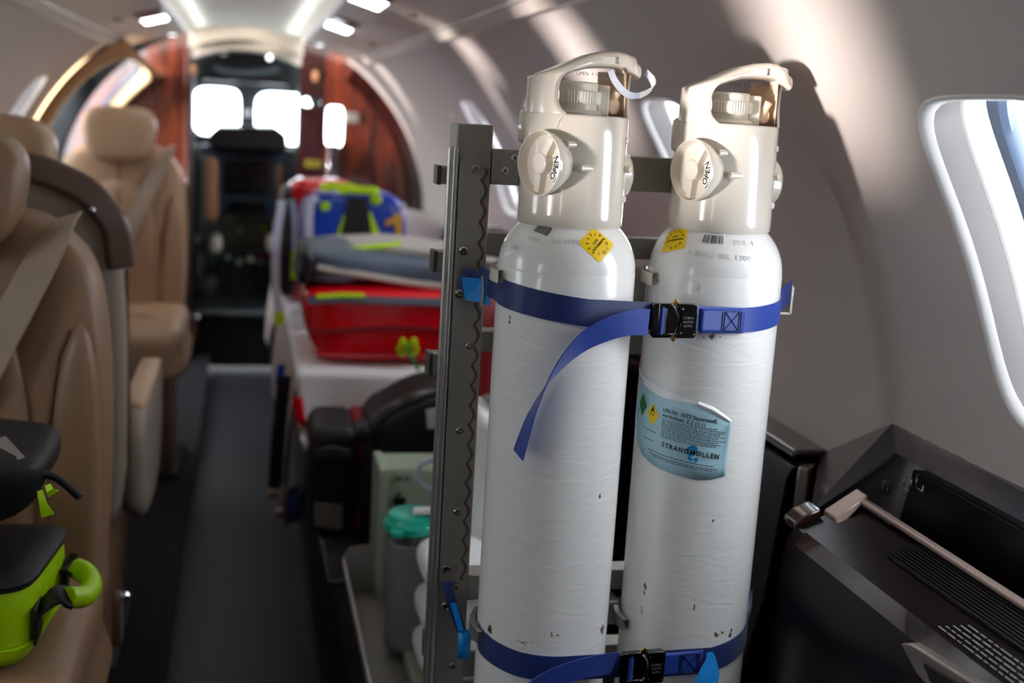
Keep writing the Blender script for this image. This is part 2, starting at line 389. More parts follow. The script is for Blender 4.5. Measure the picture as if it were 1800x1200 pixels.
for side, name, ys, y1 in ((1, 'wall_right', WIN_Y_R, 5.34), (-1, 'wall_left', WIN_Y_L, 4.37)):
    mb = MB(); P = wall_pt(side)
    ed = [ys[0]-.41]+[min((a+b)/2, a+.8) for a, b in zip(ys, ys[1:])]+[ys[-1]+(.41 if side > 0 else .25)]
    for i, y in enumerate(ys):
        h = (y, WC, WW, WH, 4.2); rc = (ed[i], ed[i+1], A0, A1)
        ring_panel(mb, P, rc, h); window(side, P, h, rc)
    mb.grid([[P(ed[-1]+(y1-ed[-1])*j/12, A0+(A1-A0)*i/24) for j in range(13)] for i in range(25)])
    mb.grid([[P(-2.2+(ed[0]+2.2)*j/12, A0+(A1-A0)*i/24) for j in range(13)] for i in range(25)])
    struct(mb.build(name, M['wall'], ang=60))
# entry door in the left wall, a tan inner panel standing a little proud its window enlarged downward to throw more daylight on the right wall
RL = lambda y: CR-.012-.12*max(0, min(1, (y-4.37)/.9))**.8
Pd = wall_pt(-1, RL); mb = MB(); eh = (4.94, math.radians(25), .45, math.radians(31), 4.0)
ring_panel(mb, Pd, (4.37, 5.5, A0, A1), eh, nper=(24, 24), nr=10); struct(mb.build('door_1', M['tan_panel'], ang=60))
w = window(-1, Pd, eh, (4.37, 5.5, A0, A1), depth=.06, lip=M['gold'])
mb = MB(); mb.tube([Pd(4.365, A0+(A1-A0)*i/30) for i in range(31)], .006); struct(mb.build('trim_1', M['seam']))
# ceiling, rear wall
mb = MB(); mb.grid([[Vector((-.23+.46*i/10, -2.2+7.6*j/20, 1.545-.03*((i-5)/5)**2)) for i in range(11)] for j in range(21)]); struct(mb.build('ceiling', M['ceil']))
mb = MB(); mb.box((0, -2.22, .8), (1.8, .04, 1.7)); struct(mb.build('wall_rear', M['wall']))
for s_ in (-1, 1): lamp('ceiling_fill_light', 'AREA', (s_*.17, 2.2, 1.50), (-s_*.35, 0, 1), 2.0, (.96, 1, .96), shape='RECTANGLE', size=.02, size_y=5.6).rotation_euler = (0, PI+s_*.35, 0)  # added fill strips without a fitting, only to brighten the ceiling
# floor: sunk aisle between raised sides
AL, AR = -.148, .178
mb = MB(); mb.box(((AL+AR)/2, 1.75, -.02), (1.6, 7.9, .04))
struct(mb.build('floor', M['aisle']))
rb = MB()
for i in range(22):
    x = AL+.02+i*(AR-AL-.04)/21; rb.box((x, 1.75, .0012), (.006, 7.8, .0024))
struct(rb.build('floor_ribbing', M['aisle']))
for nm, xa, xb in (('floor_left', -.80, AL), ('floor_right', AR, .80)):
    mb = MB(); mb.box(((xa+xb)/2, 1.65, .04), (abs(xb-xa)+.10, 7.7, .08)); mb.v = [Vector((min(max(v.x, AR), 9) if xa > 0 else min(v.x, AL), v.y, v.z)) for v in mb.v]; struct(mb.build(nm, M['carpet'], bev=.004))
for nm, x in (('trim_2', AL-.004), ('trim_3', AR+.004)):
    mb = MB(); mb.box((x, 1.65, .0825), (.022, 7.7, .007)); struct(mb.build(nm, M['carpet'], bev=.003))
# overhead valances
vp = [(.497, 1.45), (.492, 1.425), (.478, 1.412), (.452, 1.410), (.440, 1.420), (.432, 1.432), (.42, 1.436), (.245, 1.484), (.224, 1.488), (.213, 1.50), (.213, 1.62), (.52, 1.62)]
for side, nm, yend in ((1, 'trim_4', 4.98), (-1, 'trim_5', 4.92)):
    mb = MB()
    def vring(y, sh=0): return [Vector((side*(u-(u-.35)*sh), y, v+max(0, 1.6-v)*sh)) for u, v in vp]
    mb.loft([vring(-2.2), vring(yend-.10), vring(yend-.03, .03), vring(yend, .14)])
    o = struct(mb.build(nm, M['valance'], ang=25))
    r = MB(); r.box((side*.4325, 1.3, 1.430), (.010, 7.1, .006)); struct(r.build('valance_rail', M['valance_trim'], bev=.002))
def on_valance(px, py):                                  # the sloped underside of a valance
    sd = -1 if px < 432 else 1; r = CM @ np.array([px-900., 600.-py, -FPX])
    # z = 1.484 - (|x|-.245)*.048/.175
    k = .048/.175; t = (1.484+k*.245-1.24)/(r[2]+k*abs(r[0])); return Vector(CP+t*r), sd
def valance_quad(name, c, sx, sy, m, side, drop=.002, parent=None, round_=0):
    rot = Matrix.Rotation(side*math.atan(.048/.175), 3, 'Y'); mb = MB(); mb.box(c-Vector((0, 0, drop)), (sx, sy, .004), rot)
    return mb.build(name, m, parent, bev=round_)
def reading_light(px, py, lab, big=True, lens=True):
    c, sd = on_valance(px, py); t = thing('reading_light', c, lab, 'light', 'cabin ceiling lights')
    valance_quad('light_frame', c, .085, .44, M['valance_trim'], sd, .001, t, .0015)
    valance_quad('smoked_panel', c+Vector((0, -.11, 0)), .07, .18, M['smoke'], sd, .005, t, .001)
    valance_quad('lamp_lens', c+Vector((0, .09, 0)), .07, .20, M['lampglass'], sd, .005, t, .001)
    return t
reading_light(268, 28, 'bright rectangular reading lamp in the left overhead panel')
reading_light(600, 42, 'bright reading lamp in the right overhead panel near the wood partition')
reading_light(655, -8, 'dark glass lamp panel in the right overhead panel, nearer the top edge of the photo')
for px, py, lab in ((303, 56, 'small round spotlight at the front end of the left overhead panel'), (562, 74, 'small round spotlight at the front end of the right overhead panel')):
    c, sd = on_valance(px, py); t = thing('spotlight', c, lab, 'light', 'small spotlights')
    mb = MB(); mb.cyl(c-Vector((0, 0, .010)), c+Vector((0, 0, .01)), .016); mb.build('spotlight_ring', M['valance_trim'], t, bev=.002)
    mb = MB(); mb.cyl(c-Vector((0, 0, .013)), c-Vector((0, 0, .008)), .012); mb.build('lamp_lens', M['lampglass2'], t)
for px, py, lab in ((655, 76, 'recessed air vent in the right overhead panel beside the bright reading lamp'), (728, 24, 'round air vent in the right overhead panel nearer the camera'), (207, 33, 'dark air vent in the left overhead panel')):
    c, sd = on_valance(px, py); t = thing('air_vent', c, lab, 'vent', 'overhead air vents')
    mb = MB(); mb.lathe([(.020, -.002), (.018, -.006), (.010, -.002), (.008, .003)], c, n=24); mb.build('vent_ring', M['beige_trim'], t)
    mb = MB(); mb.cyl(c-Vector((0, 0, .007)), c, .008); mb.build('vent_core', M['capbrown'], t)
c, sd = on_valance(257, 72); mb = MB()
for i in range(3):
    for j in range(3): mb.box(c+Vector((-.012+.012*i, -.02+.02*j, -.003+.0033*i)), (.008, .013, .001))
tag(mb.build('seat_belt_sign', M['red_print']), 'small red printed sign at the front end of the left overhead panel', 'sign')

# ------------------------------------------------------------------ partitions
def arcpts(x0, R, aend, n=24, side=1):
    a0 = math.acos(x0/R); return [(side*R*math.cos(a0+(aend-a0)*i/n), CZ+R*math.sin(a0+(aend-a0)*i/n)) for i in range(n+1)]
YR, YL = 5.34, 5.5
def X_at(px, py, Y): q = at(px, py, Y=Y); return q.x, q.z
# right: gloss wood outer leaf, dark galley column beside the doorway with openings towards the cockpit windows
xa, _ = X_at(526, 250, YR); xb, _ = X_at(570, 250, YR); xc, _ = X_at(606, 250, YR)
mb = MB(); mb.prism([(xc, .08), (xc, 1.55)]+arcpts(xc, CR, A0)[1:]+[(.58, .08)], YR, YR+.03); p = struct(mb.build('wall_front_right', M['wood'], ang=20))
mb = MB(); rim = [Vector((CR*math.cos(a)*.985, YR-.006, CZ+CR*.985*math.sin(a))) for a in np.linspace(A0, math.radians(54), 40)]
mb.ribbon(rim, Vector((0, 0, 1)), .0, .0) if False else None
r0 = [[Vector(((CR-d)*math.cos(a), YR-t, CZ+(CR-d)*math.sin(a))) for a in np.linspace(A0, math.radians(54), 40)] for d, t in ((.0, .0), (.0, .02), (.05, .012), (.07, 0.))]
mb.grid(r0); struct(mb.build('trim_6', M['wood_dark']))
def plane(Y): return lambda u, v: Vector((u, Y, v))
mb = MB(); za = 1.33
h = [X_at(530, 170, YR), X_at(566, 190, YR)]
ring_panel(mb, plane(YR), (xa, xb, 1.22, 1.40), ((h[0][0]+h[1][0])/2, (h[0][1]+h[1][1])/2, (h[1][0]-h[0][0])/2, (h[0][1]-h[1][1])/2, 2.4), (8, 8), 3)
mb.box(((xa+xb)/2, YR+.01, .66), (xb-xa, .02, 1.16)); mb.box(((xa+xb)/2, YR+.01, 1.475), (xb-xa, .02, .15))
struct(mb.build('wall_galley', M['wood_dark'], smooth=False))
mb = MB(); h = [X_at(574, 186, YR), X_at(602, 258, YR)]
ring_panel(mb, plane(YR), (xb, xc, 1.02, 1.40), ((h[0][0]+h[1][0])/2, (h[0][1]+h[1][1])/2, (h[1][0]-h[0][0])/2, (h[0][1]-h[1][1])/2, 6), (8, 8), 3)
mb.box(((xb+xc)/2, YR+.01, .56), (xc-xb, .02, .96)); mb.box(((xb+xc)/2, YR+.01, 1.475), (xc-xb, .02, .15))
struct(mb.build('wall_galley_inner', M['wood'], smooth=False))
c = at(585, 290, Y=YR-.02); mb = MB(); mb.box(c, (.045, .02, .18)); mb.build('x', M['patch']) if False else tag(mb.build('galley_mirror', M['steel'], bev=.004), 'narrow grey metal strip below the bright slot in the right wood partition', 'panel')
c = at(618, 207, Y=YR-.012); mb = MB(); mb.box(c, (.06, .016, .045)); tag(mb.build('intercom_panel', M['alu_face'], bev=.004), 'small grey rectangular plate on the right wood partition', 'control panel')
c = at(551, 288, Y=YR-.008); mb = MB(); mb.box(c, (.075, .006, .035)); tag(mb.build('placard', mat('dull_yellow_print', '#6b5f14', .5), bev=.002), 'dull yellow placard on the dark galley column beside the cockpit doorway', 'sign')
for px, lab in ((554, 'beige knob high on the dark galley column right of the cockpit doorway'), (341, 'beige knob high on the left edge of the cockpit doorway')):
    c = at(px, 134 if px > 500 else 122, Y=YR-.01); mb = MB(); mb.pillow(sell(c.x, c.z, .013, .024, 2.5, 24), c.y-.012, c.y+.012); tag(mb.build('coat_knob', M['cock_tan']), lab, 'knob')
# left leaf
RLe = RL(5.5); xl = -.233
mb = MB(); mb.prism([(xl, .08), (xl, 1.55)]+arcpts(.233, CR, A0, side=-1)[1:]+[(-.5, .08)], YL, YL+.03); struct(mb.build('wall_front_left', M['wood'], ang=20))
mb = MB(); mb.box((xl-.012, YL-.008, .8), (.03, .014, 1.5)); struct(mb.build('trim_7', M['wood_dark'], bev=.003))
mb = MB(); mb.box((xl+.004, 5.42+.02, .8), (.008, .2, 1.5)); mb.box((.235, 5.42+.02, .8), (.008, .16, 1.5)); struct(mb.build('trim_8', M['cockpit']))
# arched header over the doorway
def arch(z0, z1, ztop, Y, d, xw=.236):
    pts = [(-xw, ztop), (-xw, z0)]+[(-xw+2*xw*i/20, z0+(z1-z0)*(1-((i-10)/10)**2)) for i in range(1, 20)]+[(xw, z0), (xw, ztop)]
    mb = MB(); mb.prism(pts, Y, Y+d); return mb
struct(arch(1.448, 1.502, 1.56, 5.20, .12).build('wall_header', M['header'], ang=20))
struct(arch(1.412, 1.466, 1.56, 5.34, .20).build('wall_header_inner', M['header'], ang=20))
for px, py in ((396, 95), (474, 101)):
    c = at(px, py, Y=5.33); mb = MB(); mb.lathe([(.011, -.006), (.011, .004), (.006, .008)], c, Matrix.Rotation(PI/2, 3, 'X'), 20)
    tag(mb.build('header_lamp', M['lampglass2'] if px > 430 else M['steel']), ('lit' if px > 430 else 'dim')+' little round lamp on the arched header over the cockpit doorway', 'light', 'header lamps')

# ------------------------------------------------------------------ cockpit
mb = MB(); mb.box((0, 6.35, .26), (1.6, 1.7, .02)); mb.box((0, 5.56, .14), (1.6, .02, .26)); struct(mb.build('floor_cockpit', M['cockpit']))
mb = MB(); mb.box((0, 5.545, .268), (.44, .05, .018)); struct(mb.build('trim_9', M['cock_grey'], bev=.003))
for s_, nm in ((-1, 'wall_cockpit_left'), (1, 'wall_cockpit_right')):
    mb = MB(); mb.box((s_*.84, 6.3, .85), (.02, 1.7, 1.5)); struct(mb.build(nm, M['cockpit']))
mb = MB(); mb.box((0, 6.3, 1.58), (1.7, 1.75, .02)); struct(mb.build('ceiling_cockpit', M['cockpit']))
YW = 7.05; mb = MB(); P = plane(YW)
def hole_px(x0, y0, x1, y1, Y, n):
    a = at(x0, y0, Y=Y); b = at(x1, y1, Y=Y); return ((a.x+b.x)/2, (a.z+b.z)/2, (b.x-a.x)/2, (a.z-b.z)/2, n)
zt, zb = 1.42, .95
hs = [hole_px(341, 152, 421, 240, YW, 5), hole_px(450, 161, 545, 256, YW, 5), hole_px(566, 150, 640, 262, YW, 5)]
ex = [-.85, (hs[0][0]+hs[0][2]+hs[1][0]-hs[1][2])/2, (hs[1][0]+hs[1][2]+hs[2][0]-hs[2][2])/2, .85]
for i, h in enumerate(hs): ring_panel(mb, P, (ex[i], ex[i+1], zb, zt), h, (10, 10), 3)
mb.box((0, YW+.01, 1.5), (1.7, .02, .16)); mb.box((0, YW+.01, .6), (1.7, .02, .70))
struct(mb.build('wall_windshield', M['cock_grey'], smooth=False))
for h in hs:
    nwin[0] += 1; mb = MB(); mb.box((h[0], YW+.03, h[1]), (2*h[2]+.03, .008, 2*h[3]+.03)); struct(mb.build('window_%d' % nwin[0], M['pane']))
def ppoly(pts, Y): return [(at(x, y, Y=Y).x, at(x, y, Y=Y).z) for x, y in pts]
def pprism(mb, pts, Y, d): return mb.prism(ppoly(pts, Y), Y, Y+d)
t = thing('overhead_switch_panel', at(430, 125, Y=6.1), 'dark overhead switch panel above the cockpit windshield', 'switch panel')
mb = MB(); pprism(mb, [(352, 112), (372, 102), (490, 106), (512, 120), (512, 150), (352, 140)], 6.1, .3); mb.build('panel_housing', M['cockpit'], t, bev=.01)
mb = MB(); mb.box((0, 6.25, 1.52), (.30, .2, .14)); mb.build('ceiling_mount', M['cockpit'], t, bev=.01)
mb = MB(); mb.tube(smooth_pts([at(x, y, Y=6.05) for x, y in ((378, 118), (400, 126), (440, 128), (475, 124), (490, 120))], 5, False), .014); mb.build('grab_rail', M['cock_grey'], t)
mb = MB(); pprism(mb, [(380, 128), (484, 131), (484, 146), (380, 142)], 6.06, .06); mb.build('switch_cluster', M['black'], t, bev=.004)
for px, py in ((361, 137), (507, 150)):
    c = at(px, py, Y=6.05); mb = MB(); mb.lathe([(.012, 0), (.012, .012), (.008, .016)], c, Matrix.Rotation(PI/2, 3, 'X'), 16); mb.build('panel_knob', M['steel'], t)
t = thing('windshield_compass', at(433, 175, Y=6.8), 'small magnetic compass hanging on the post between the windshield panes', 'compass')
mb = MB(); mb.box(at(434, 178, Y=6.85), (.05, .04, .10)); mb.build('compass_mount', M['cock_grey'], t, bev=.008)
mb = MB(); mb.lathe([(.018, -.02), (.022, 0), (.018, .02)], at(434, 198, Y=6.78), Matrix.Rotation(PI/2, 3, 'X'), 20); mb.build('compass_bowl', M['steel'], t)
t = thing('instrument_panel', at(432, 330, Y=6.5), 'dark cockpit instrument panel with a black glareshield and two screens', 'instrument panel')
mb = MB(); pprism(mb, [(366, 262), (366, 236), (382, 223), (486, 224), (505, 238), (505, 270)], 6.3, .55); mb.build('glareshield', M['black'], t, bev=.02)
mb = MB(); pprism(mb, [(352, 255), (515, 262), (512, 385), (376, 385), (356, 330)], 6.5, .12); mb.build('panel_face', M['cock_blue'], t, bev=.01)
mb = MB(); pprism(mb, [(394, 282), (476, 284), (476, 340), (394, 338)], 6.46, .05); mb.build('display_screen', M['screen'], t, bev=.004)
mb = MB(); pprism(mb, [(400, 352), (466, 353), (466, 378), (400, 377)], 6.46, .05); mb.build('display_screen', M['screen'], t, bev=.004)
t = thing('centre_pedestal', at(430, 430, Y=6.2), 'centre console of levers and switches between the cockpit seats', 'control console')
mb = MB(); pprism(mb, [(388, 382), (478, 382), (482, 440), (384, 440)], 6.25, .3); mb.build('pedestal_face', M['pedestal'], t, bev=.01)
mb = MB(); pprism(mb, [(384, 438), (484, 438), (488, 540), (380, 540)], 6.1, .4); mb.build('pedestal_body', M['black'], t, bev=.01)
random.seed(3)
for px, py, r, m in ((430, 386, .020, 'steel'), (420, 404, .014, 'header'), (462, 402, .010, 'neon2'), (400, 452, .016, 'cock_grey'), (420, 460, .018, 'cock_grey'), (440, 455, .016, 'header'), (458, 462, .018, 'cock_grey'), (461, 451, .010, 'red'), (475, 458, .014, 'cock_grey')):
    c = at(px, py, Y=6.1 if py > 438 else 6.24); mb = MB(); mb.lathe([(r, 0), (r, .015), (r*.6, .025)], c, Matrix.Rotation(PI/2, 3, 'X'), 14); mb.build('console_knob', M[m], t)
for pts, lab, sd in (([(357, 276), (382, 278), (382, 380), (374, 395), (357, 380)], 'tan side of the left pilot seat seen through the cockpit doorway', 0), ([(486, 292), (510, 290), (510, 350), (500, 372), (486, 352)], 'tan side of the right pilot seat seen through the cockpit doorway', 1)):
    c = at(pts[0][0], 380, Y=5.95); t = thing('pilot_seat', c, lab, 'seat', 'pilot seats')
    pp = ppoly(pts, 5.95); mb = MB(); mb.prism(pp, 5.95, 6.05); mb.build('backrest', M['cock_tan'], t, bev=.015)
    x = c.x+(-.18 if sd == 0 else .22); mb = MB(); mb.pillow(sell(x, .80, .20, .24, 4), 5.92, 6.02); mb.build('backrest_shell', M['black'], t)
    mb = MB(); mb.box((x, 6.12, .42), (.36, .36, .3)); mb.build('seat_base', M['black'], t, bev=.02)
    b = at(378 if sd == 0 else 478, 430, Y=5.9); mb = MB(); mb.pillow(sell(b.x, b.z, .03, .04, 3, 24), 5.85, 6.1); mb.build('armrest', M['header'], t)

# ------------------------------------------------------------------ right side ledge and near console
mb = MB(); mb.loft([[Vector((x, y, z)) for x, z in [(.805, .805), (.765, .80), (.742, .79), (.735, .775), (.72, .60), (.66, .30), (.62, .02), (.82, .02), (.82, .70)]] for y in (1.42, 5.33)])
struct(mb.build('baseboard_right', M['console'], ang=30))
mb = MB(); mb.box((.775, 3.38, .806), (.055, 3.9, .012)); struct(mb.build('trim_10', M['console2'], bev=.004))
mb = MB(); mb.loft([[Vector((-x, y, z)) for x, z in [(.805, .805), (.765, .80), (.742, .79), (.735, .775), (.72, .60), (.66, .30), (.62, .02), (.82, .02), (.82, .70)]] for y in (-2.2, 5.5)])
struct(mb.build('baseboard_left', M['console'], ang=30))
t = thing('side_console', (.70, .8, .08), 'dark gloss veneer console along the right wall below the near window', 'cabinet')
ys = (-2.2, 1.185)
mb = MB(); mb.loft([[Vector((x, y, z)) for x, z in [(.80, .082), (.80, .86), (.775, .862), (.765, .795), (.712, .79), (.706, .822), (.664, .806), (.632, .793), (.622, .778), (.618, .74), (.60, .082)]] for y in ys])
mb.build('console_body', M['console'], t, ang=30, bev=.0015)
# back panel along the wall with its far shoulder
A, B, Cc, D, E_ = (.792, 1.262, .897), (.800, 1.445, .802), (.662, 1.205, .806), (.770, 1.215, .872), (.792, 1.05, .897)
mb = MB()
mb.add([A, B, Cc, D], [(0, 1, 2, 3)]); mb.add([A, D, (.775, -.6, .866), (.792, -.6, .897)], [(0, 1, 2, 3)])
mb.add([B, Cc, (.66, 1.205, .08), (.80, 1.445, .08)], [(0, 1, 2, 3)]); mb.build('back_panel', M['slate'], t, smooth=False, solid=.004)
mb = MB(); mb.box((.706, .29, .8285), (.010, 1.76, .007)); mb.build('edge_strip', M['beige_trim'], t, bev=.0025)
mb = MB(); mb.loft([[Vector(p) for p in q] for q in ([(.668, 1.19, .803), (.712, 1.19, .832), (.712, 1.17, .832), (.668, 1.15, .803)], [(.668, 1.19, .812), (.708, 1.19, .838), (.708, 1.165, .838), (.668, 1.16, .812)])])
mb.build('end_bracket', M['beige_trim'], t, bev=.002)
mb = MB(); mb.prism([(.634, .786), (.662, .797), (.662, .815), (.640, .806), (.630, .796)], 1.184, 1.215); mb.build('corner_cap', M['console2'], t, bev=.002)
mb = MB()
for i in range(9):
    u = i/8; x = .700-.030*u; z = .8205-.011*u; mb.box((x, .40, z+.0015), (.0018, 1.30, .0035))
mb.build('vent_grille', M['black'], t)
mb = MB(); mb.loft([[Vector((x, y, z)) for x, z in [(.6335, .7945), (.6225, .7795), (.6205, .7805), (.6315, .7965)]] for y in (-.6, 1.16)]); mb.build('front_edge', M['console2'], t)
# placard lines of fine print on the veneer
mb = MB(); random.seed(5)
sl_ = Vector((.032, 0, .013)).normalized()
for r in range(5):
    y = .885-.0*r
    base = Vector((.640+.0052*r*.93, 0, .7966+.0052*r*.37+.0012)); yy = .905-r*.004; end = .56
    while yy > end:
        l = random.choice((.006, .009, .012, .016)); mb.box(base+Vector((0, yy-l/2, 0)), (.0010, l, .0003), Matrix.Rotation(-math.atan2(.013, .032), 3, 'Y')); yy -= l+.003
mb.build('fine_print', M['ink_grey'], t)
# latch on the front
mb = MB(); L0 = [at(x, y, X=.612) for x, y in ((1582, 1130), (1600, 1130), (1712, 1200), (1730, 1212), (1680, 1260), (1610, 1185))]
mb.loft([[p for p in L0], [p+Vector((.012, 0, 0)) for p in L0]]); la = mb.build('latch', M['bronze'], t, bev=.002)
mb = MB(); L1 = [at(x, y, X=.609) for x, y in ((1622, 1166), (1712, 1222), (1680, 1246), (1634, 1196))]
mb.loft([L1, [p+Vector((.008, 0, 0)) for p in L1]]); mb.build('latch_recess', M['black'], la, smooth=False)
# clips in the recess
for px in (1558, 1596, 1618):
    mb = MB(); c = at(px, 855, X=.768); mb.tube([c+Vector((0, .008, .012)), c+Vector((0, .008, -.004)), c+Vector((0, -.006, -.004)), c+Vector((0, -.006, .012))] if px != 1558 else [c+Vector((0, .008, -.008)), c+Vector((0, .007, .006)), c+Vector((0, -.005, .006)), c+Vector((0, -.006, -.008))], .0012, 6)
    mb.build('wire_clip', M['chrome'], t)
# bronze end of the far ledge
mb = MB(); mb.loft([[Vector((x, y, z)) for x, y in ((.742, 1.405), (.792, 1.445), (.785, 1.425), (.755, 1.395))] for z in (.715, .797)])
struct(mb.build('trim_11', M['bronze'], bev=.003))

# ------------------------------------------------------------------ oxygen cylinders
SCALE_SHIFT[0] = RACK
R0 = .0875; ZS = 1.06; HD = .078; ZB = .145
def body_map(ax, ay, ph0, z0, off_=.0006, rot=0., r=R0):
    ph0 = math.radians(ph0); c, s_ = math.cos(rot), math.sin(rot)
    def f(u, v, w=0.):
        u, v = u*c-v*s_, u*s_+v*c
        ph = ph0+u/r; rr = r+off_+w; return Vector((ax+rr*math.sin(ph), ay-rr*math.cos(ph), z0+v))
    return f
def dome_map(ax, ay, ph0, z0, off_=.0006, rot=0.):
    ph0 = math.radians(ph0); th0 = math.asin((z0-ZS)/HD); c, s_ = math.cos(rot), math.sin(rot)
    def f(u, v, w=0.):
        u, v = u*c-v*s_, u*s_+v*c
        th = th0+v/.083; r = (R0-.0006)*math.cos(th); rm = (R0-.0006)*math.cos(th0)
        ph = ph0+u/rm; n = Vector((math.cos(th)*math.sin(ph), -math.cos(th)*math.cos(ph), math.sin(th)))
        return Vector((ax+r*math.sin(ph), ay-r*math.cos(ph), ZS+HD*math.sin(th)))+n*(off_+w)
    return f
def patch(mb, f, poly_rows):                       # rows of (u, v)
    return mb.grid([[f(u, v) for u, v in r] for r in poly_rows])
def rect_rows(u0, u1, v0, v1, nu=12, nv=6): return [[(u0+(u1-u0)*i/nu, v0+(v1-v0)*j/nv) for i in range(nu+1)] for j in range(nv+1)]
def txt(mb, f, s_, size, u=0, v=0, bold=0., space=1., align='CENTER', rot=0., w=0., squash=1.):
    vs, fs = text_mesh(s_, size, align, bold, 0, space); c, q = math.cos(rot), math.sin(rot)
    mb.add([f(u+(p.x*squash)*c-p.y*q, v+(p.x*squash)*q+p.y*c, w) for p in vs], fs)
def rrect_fan(mb, f, hu, hv, n=6, N=40, rings=5):
    o = sell(0, 0, hu, hv, n, N); rows = [[f(u*k/rings, v*k/rings) for u, v in o] for k in range(rings, 0, -1)]
    mb.grid(rows, True); k = len(mb.v); mb.f.append(tuple(range(k-N, k))); mb.fm.append(0)

def make_guard(ax, ay, rho, root, tagged):
    g = thing('x', (ax, ay, 1.115), None, None); g.name = 'valve_guard'; g.parent = root; g.location = wpt((ax, ay, 1.115))-root.location
    CA = Vector((ax, ay, 0)); Rz = Matrix.Rotation(math.radians(rho), 3, 'Z')
    def T(p): return CA+Rz @ Vector(p)
    def S(ph, z, d=0.): r = .0648-(z-1.115)*.014+d; return T((r*math.sin(ph), -r*math.cos(ph), z))
    rad = math.radians
    ZL = 1.249
    mb = MB(); N = 96
    zs = [1.117, 1.1155, 1.117, 1.13, 1.16, 1.19, 1.22, ZL-.003, ZL]
    rr = [-.003, -.001, 0, 0, 0, 0, 0, 0, -.001]
    mb.grid([[S(2*PI*i/N, z, d) for i in range(N)] for z, d in zip(zs, rr)], True)
    def post(pa, pb, top, fl, fz=.022):
        rows = []
        for k in range(25):
            t = k/24; z = None; row = []
            for i in range(17):
                q = i/16; zt = top(rad(pa+(pb-pa)*q)); z = ZL-.001+(zt-ZL)*t; e = max(0, 1-(z-ZL)/fz)**2.6+max(0, 1-(zt-z)/fz)**2.6
                a_, b_ = pa-fl*e, pb+fl*e; row.append(S(rad(a_+(b_-a_)*q), z))
            rows.append(row)
        mb.grid(rows)
    post(-138, -38, lambda p: 1.2925+.017*max(0, 1-abs(math.sin(p)))**.8, 13)
    post(84, 128, lambda p: 1.306, 13, .028)
    mb.build('guard_shell', M['guard'], g, solid=.0032, ang=50)
    # handle bridging the top
    sec = [(-.0622, 1.2930, .012, .010), (-.058, 1.2945, .024, .012), (-.048, 1.299, .039, .013), (-.034, 1.3045, .0435, .013), (-.016, 1.313, .040, .014), (.004, 1.322, .033, .017), (.022, 1.327, .029, .020), (.040, 1.329, .027, .021), (.052, 1.328, .027, .022), (.054, 1.3265, .0275, .024), (.064, 1.324, .026, .024), (.0655, 1.318, .025, .019), (.072, 1.314, .021, .018), (.0765, 1.309, .012, .010)]
    rings = [[T((u+(.0*q[0]), q[0], q[1])) for q in sell(0, zt-t/2, hw, t/2, 3.6, 28)] for u, zt, hw, t in sec]
    mb = MB(); mb.loft(rings); mb.build('guard_handle', M['guard'], g, ang=40)
    # underside inner lining seen through the opening and the outlet side
    mb = MB(); mb.grid([[S(rad(70+70*i/14), 1.25+.055*j/4, -.0045) for i in range(15)] for j in range(5)]); mb.build('guard_lining', M['guard_in'], g, solid=.001)
    mb = MB(); mb.box(T((.022, -.0288, 1.3165)), (.028, .0016, .009), Rz); mb.build('handle_inset', M['gauge'], g, bev=.0006)
    # gauge and valve inside
    v = thing('x', (0, 0, 0), None, None); v.name = 'valve'; v.parent = g
    v.location = Vector((0, 0, .10))
    mb = MB(); cc = T((-.006, -.002, 0)); mb.lathe([(.006, 1.13), (.036, 1.13), (.036, 1.252), (.034, 1.254), (.030, 1.256), (.030, 1.287), (.028, 1.289), (.004, 1.289)], cc, n=40); mb.build('gauge_body', M['gauge'], v)
    mb = MB(); mb.loft([[cc+Vector(((.0335+(.0008 if i % 2 else 0)-dd)*math.cos(2*PI*i/120), (.0335+(.0008 if i % 2 else 0)-dd)*math.sin(2*PI*i/120), z)) for i in range(120)] for z, dd in ((1.262, .001), (1.264, 0), (1.276, 0), (1.278, .001))]); mb.build('knurled_ring', M['gauge'], v, ang=20)
    mb = MB(); mb.box(T((.028, -.010, 1.268)), (.016, .014, .038), Rz); mb.build('outlet_block', M['gauge'], v, bev=.002)
    mb = MB(); mb.cyl(T((.030, .004, 1.25)), T((.042, -.004, 1.262)), .006); mb.cyl(T((.040, -.006, 1.262)), T((.047, -.012, 1.280)), .005); mb.pillow([(u+T((.043, 0, 0)).x, w_) for u, w_ in sell(0, 1.262, .008, .010, 2.3, 16)], ay-.014, ay-.002); mb.build('outlet_nubs', M['guard_in'], v)
    # OPEN marking band just inside the handle
    mb = MB(); txt(mb, lambda a, b, w=0: S(a/.0648, 1.297+b, -.002+w), 'OPEN  <  CLOSE', .006, u=0); mb.build('marking', M['ink'], v)
    # hand wheel cup
    d = math.radians(-65); D = Vector((math.sin(d), -math.cos(d), 0)); Tn = Vector((math.cos(d), math.sin(d), 0)); Zv = Vector((0, 0, 1))
    c0 = Vector((-.0545, -.0530, 1.190))
    w = thing('x', (0, 0, 0), None, None); w.name = 'hand_wheel'; w.parent = g
    def cupring(r, dep, n=56):
        # rounded D outline, flatter on the outer side
        out = []
        for i in range(n):
            a = 2*PI*i/n; k = 1+.04*math.cos(2*a)-.03*math.cos(a)
            out.append(T(c0+Tn*(r*k*math.cos(a))+Zv*(r*1.0*math.sin(a)/(1 if True else 1))+D*dep))
        return out
    mb = MB(); mb.loft([cupring(.020, -.034), cupring(.028, -.024), cupring(.0365, -.010), cupring(.0392, .002), cupring(.0390, .0038), cupring(.0376, .004), cupring(.0370, .002), cupring(.0362, -.004), cupring(.034, -.0070), cupring(.010, -.0072)], c0=True, c1=True)
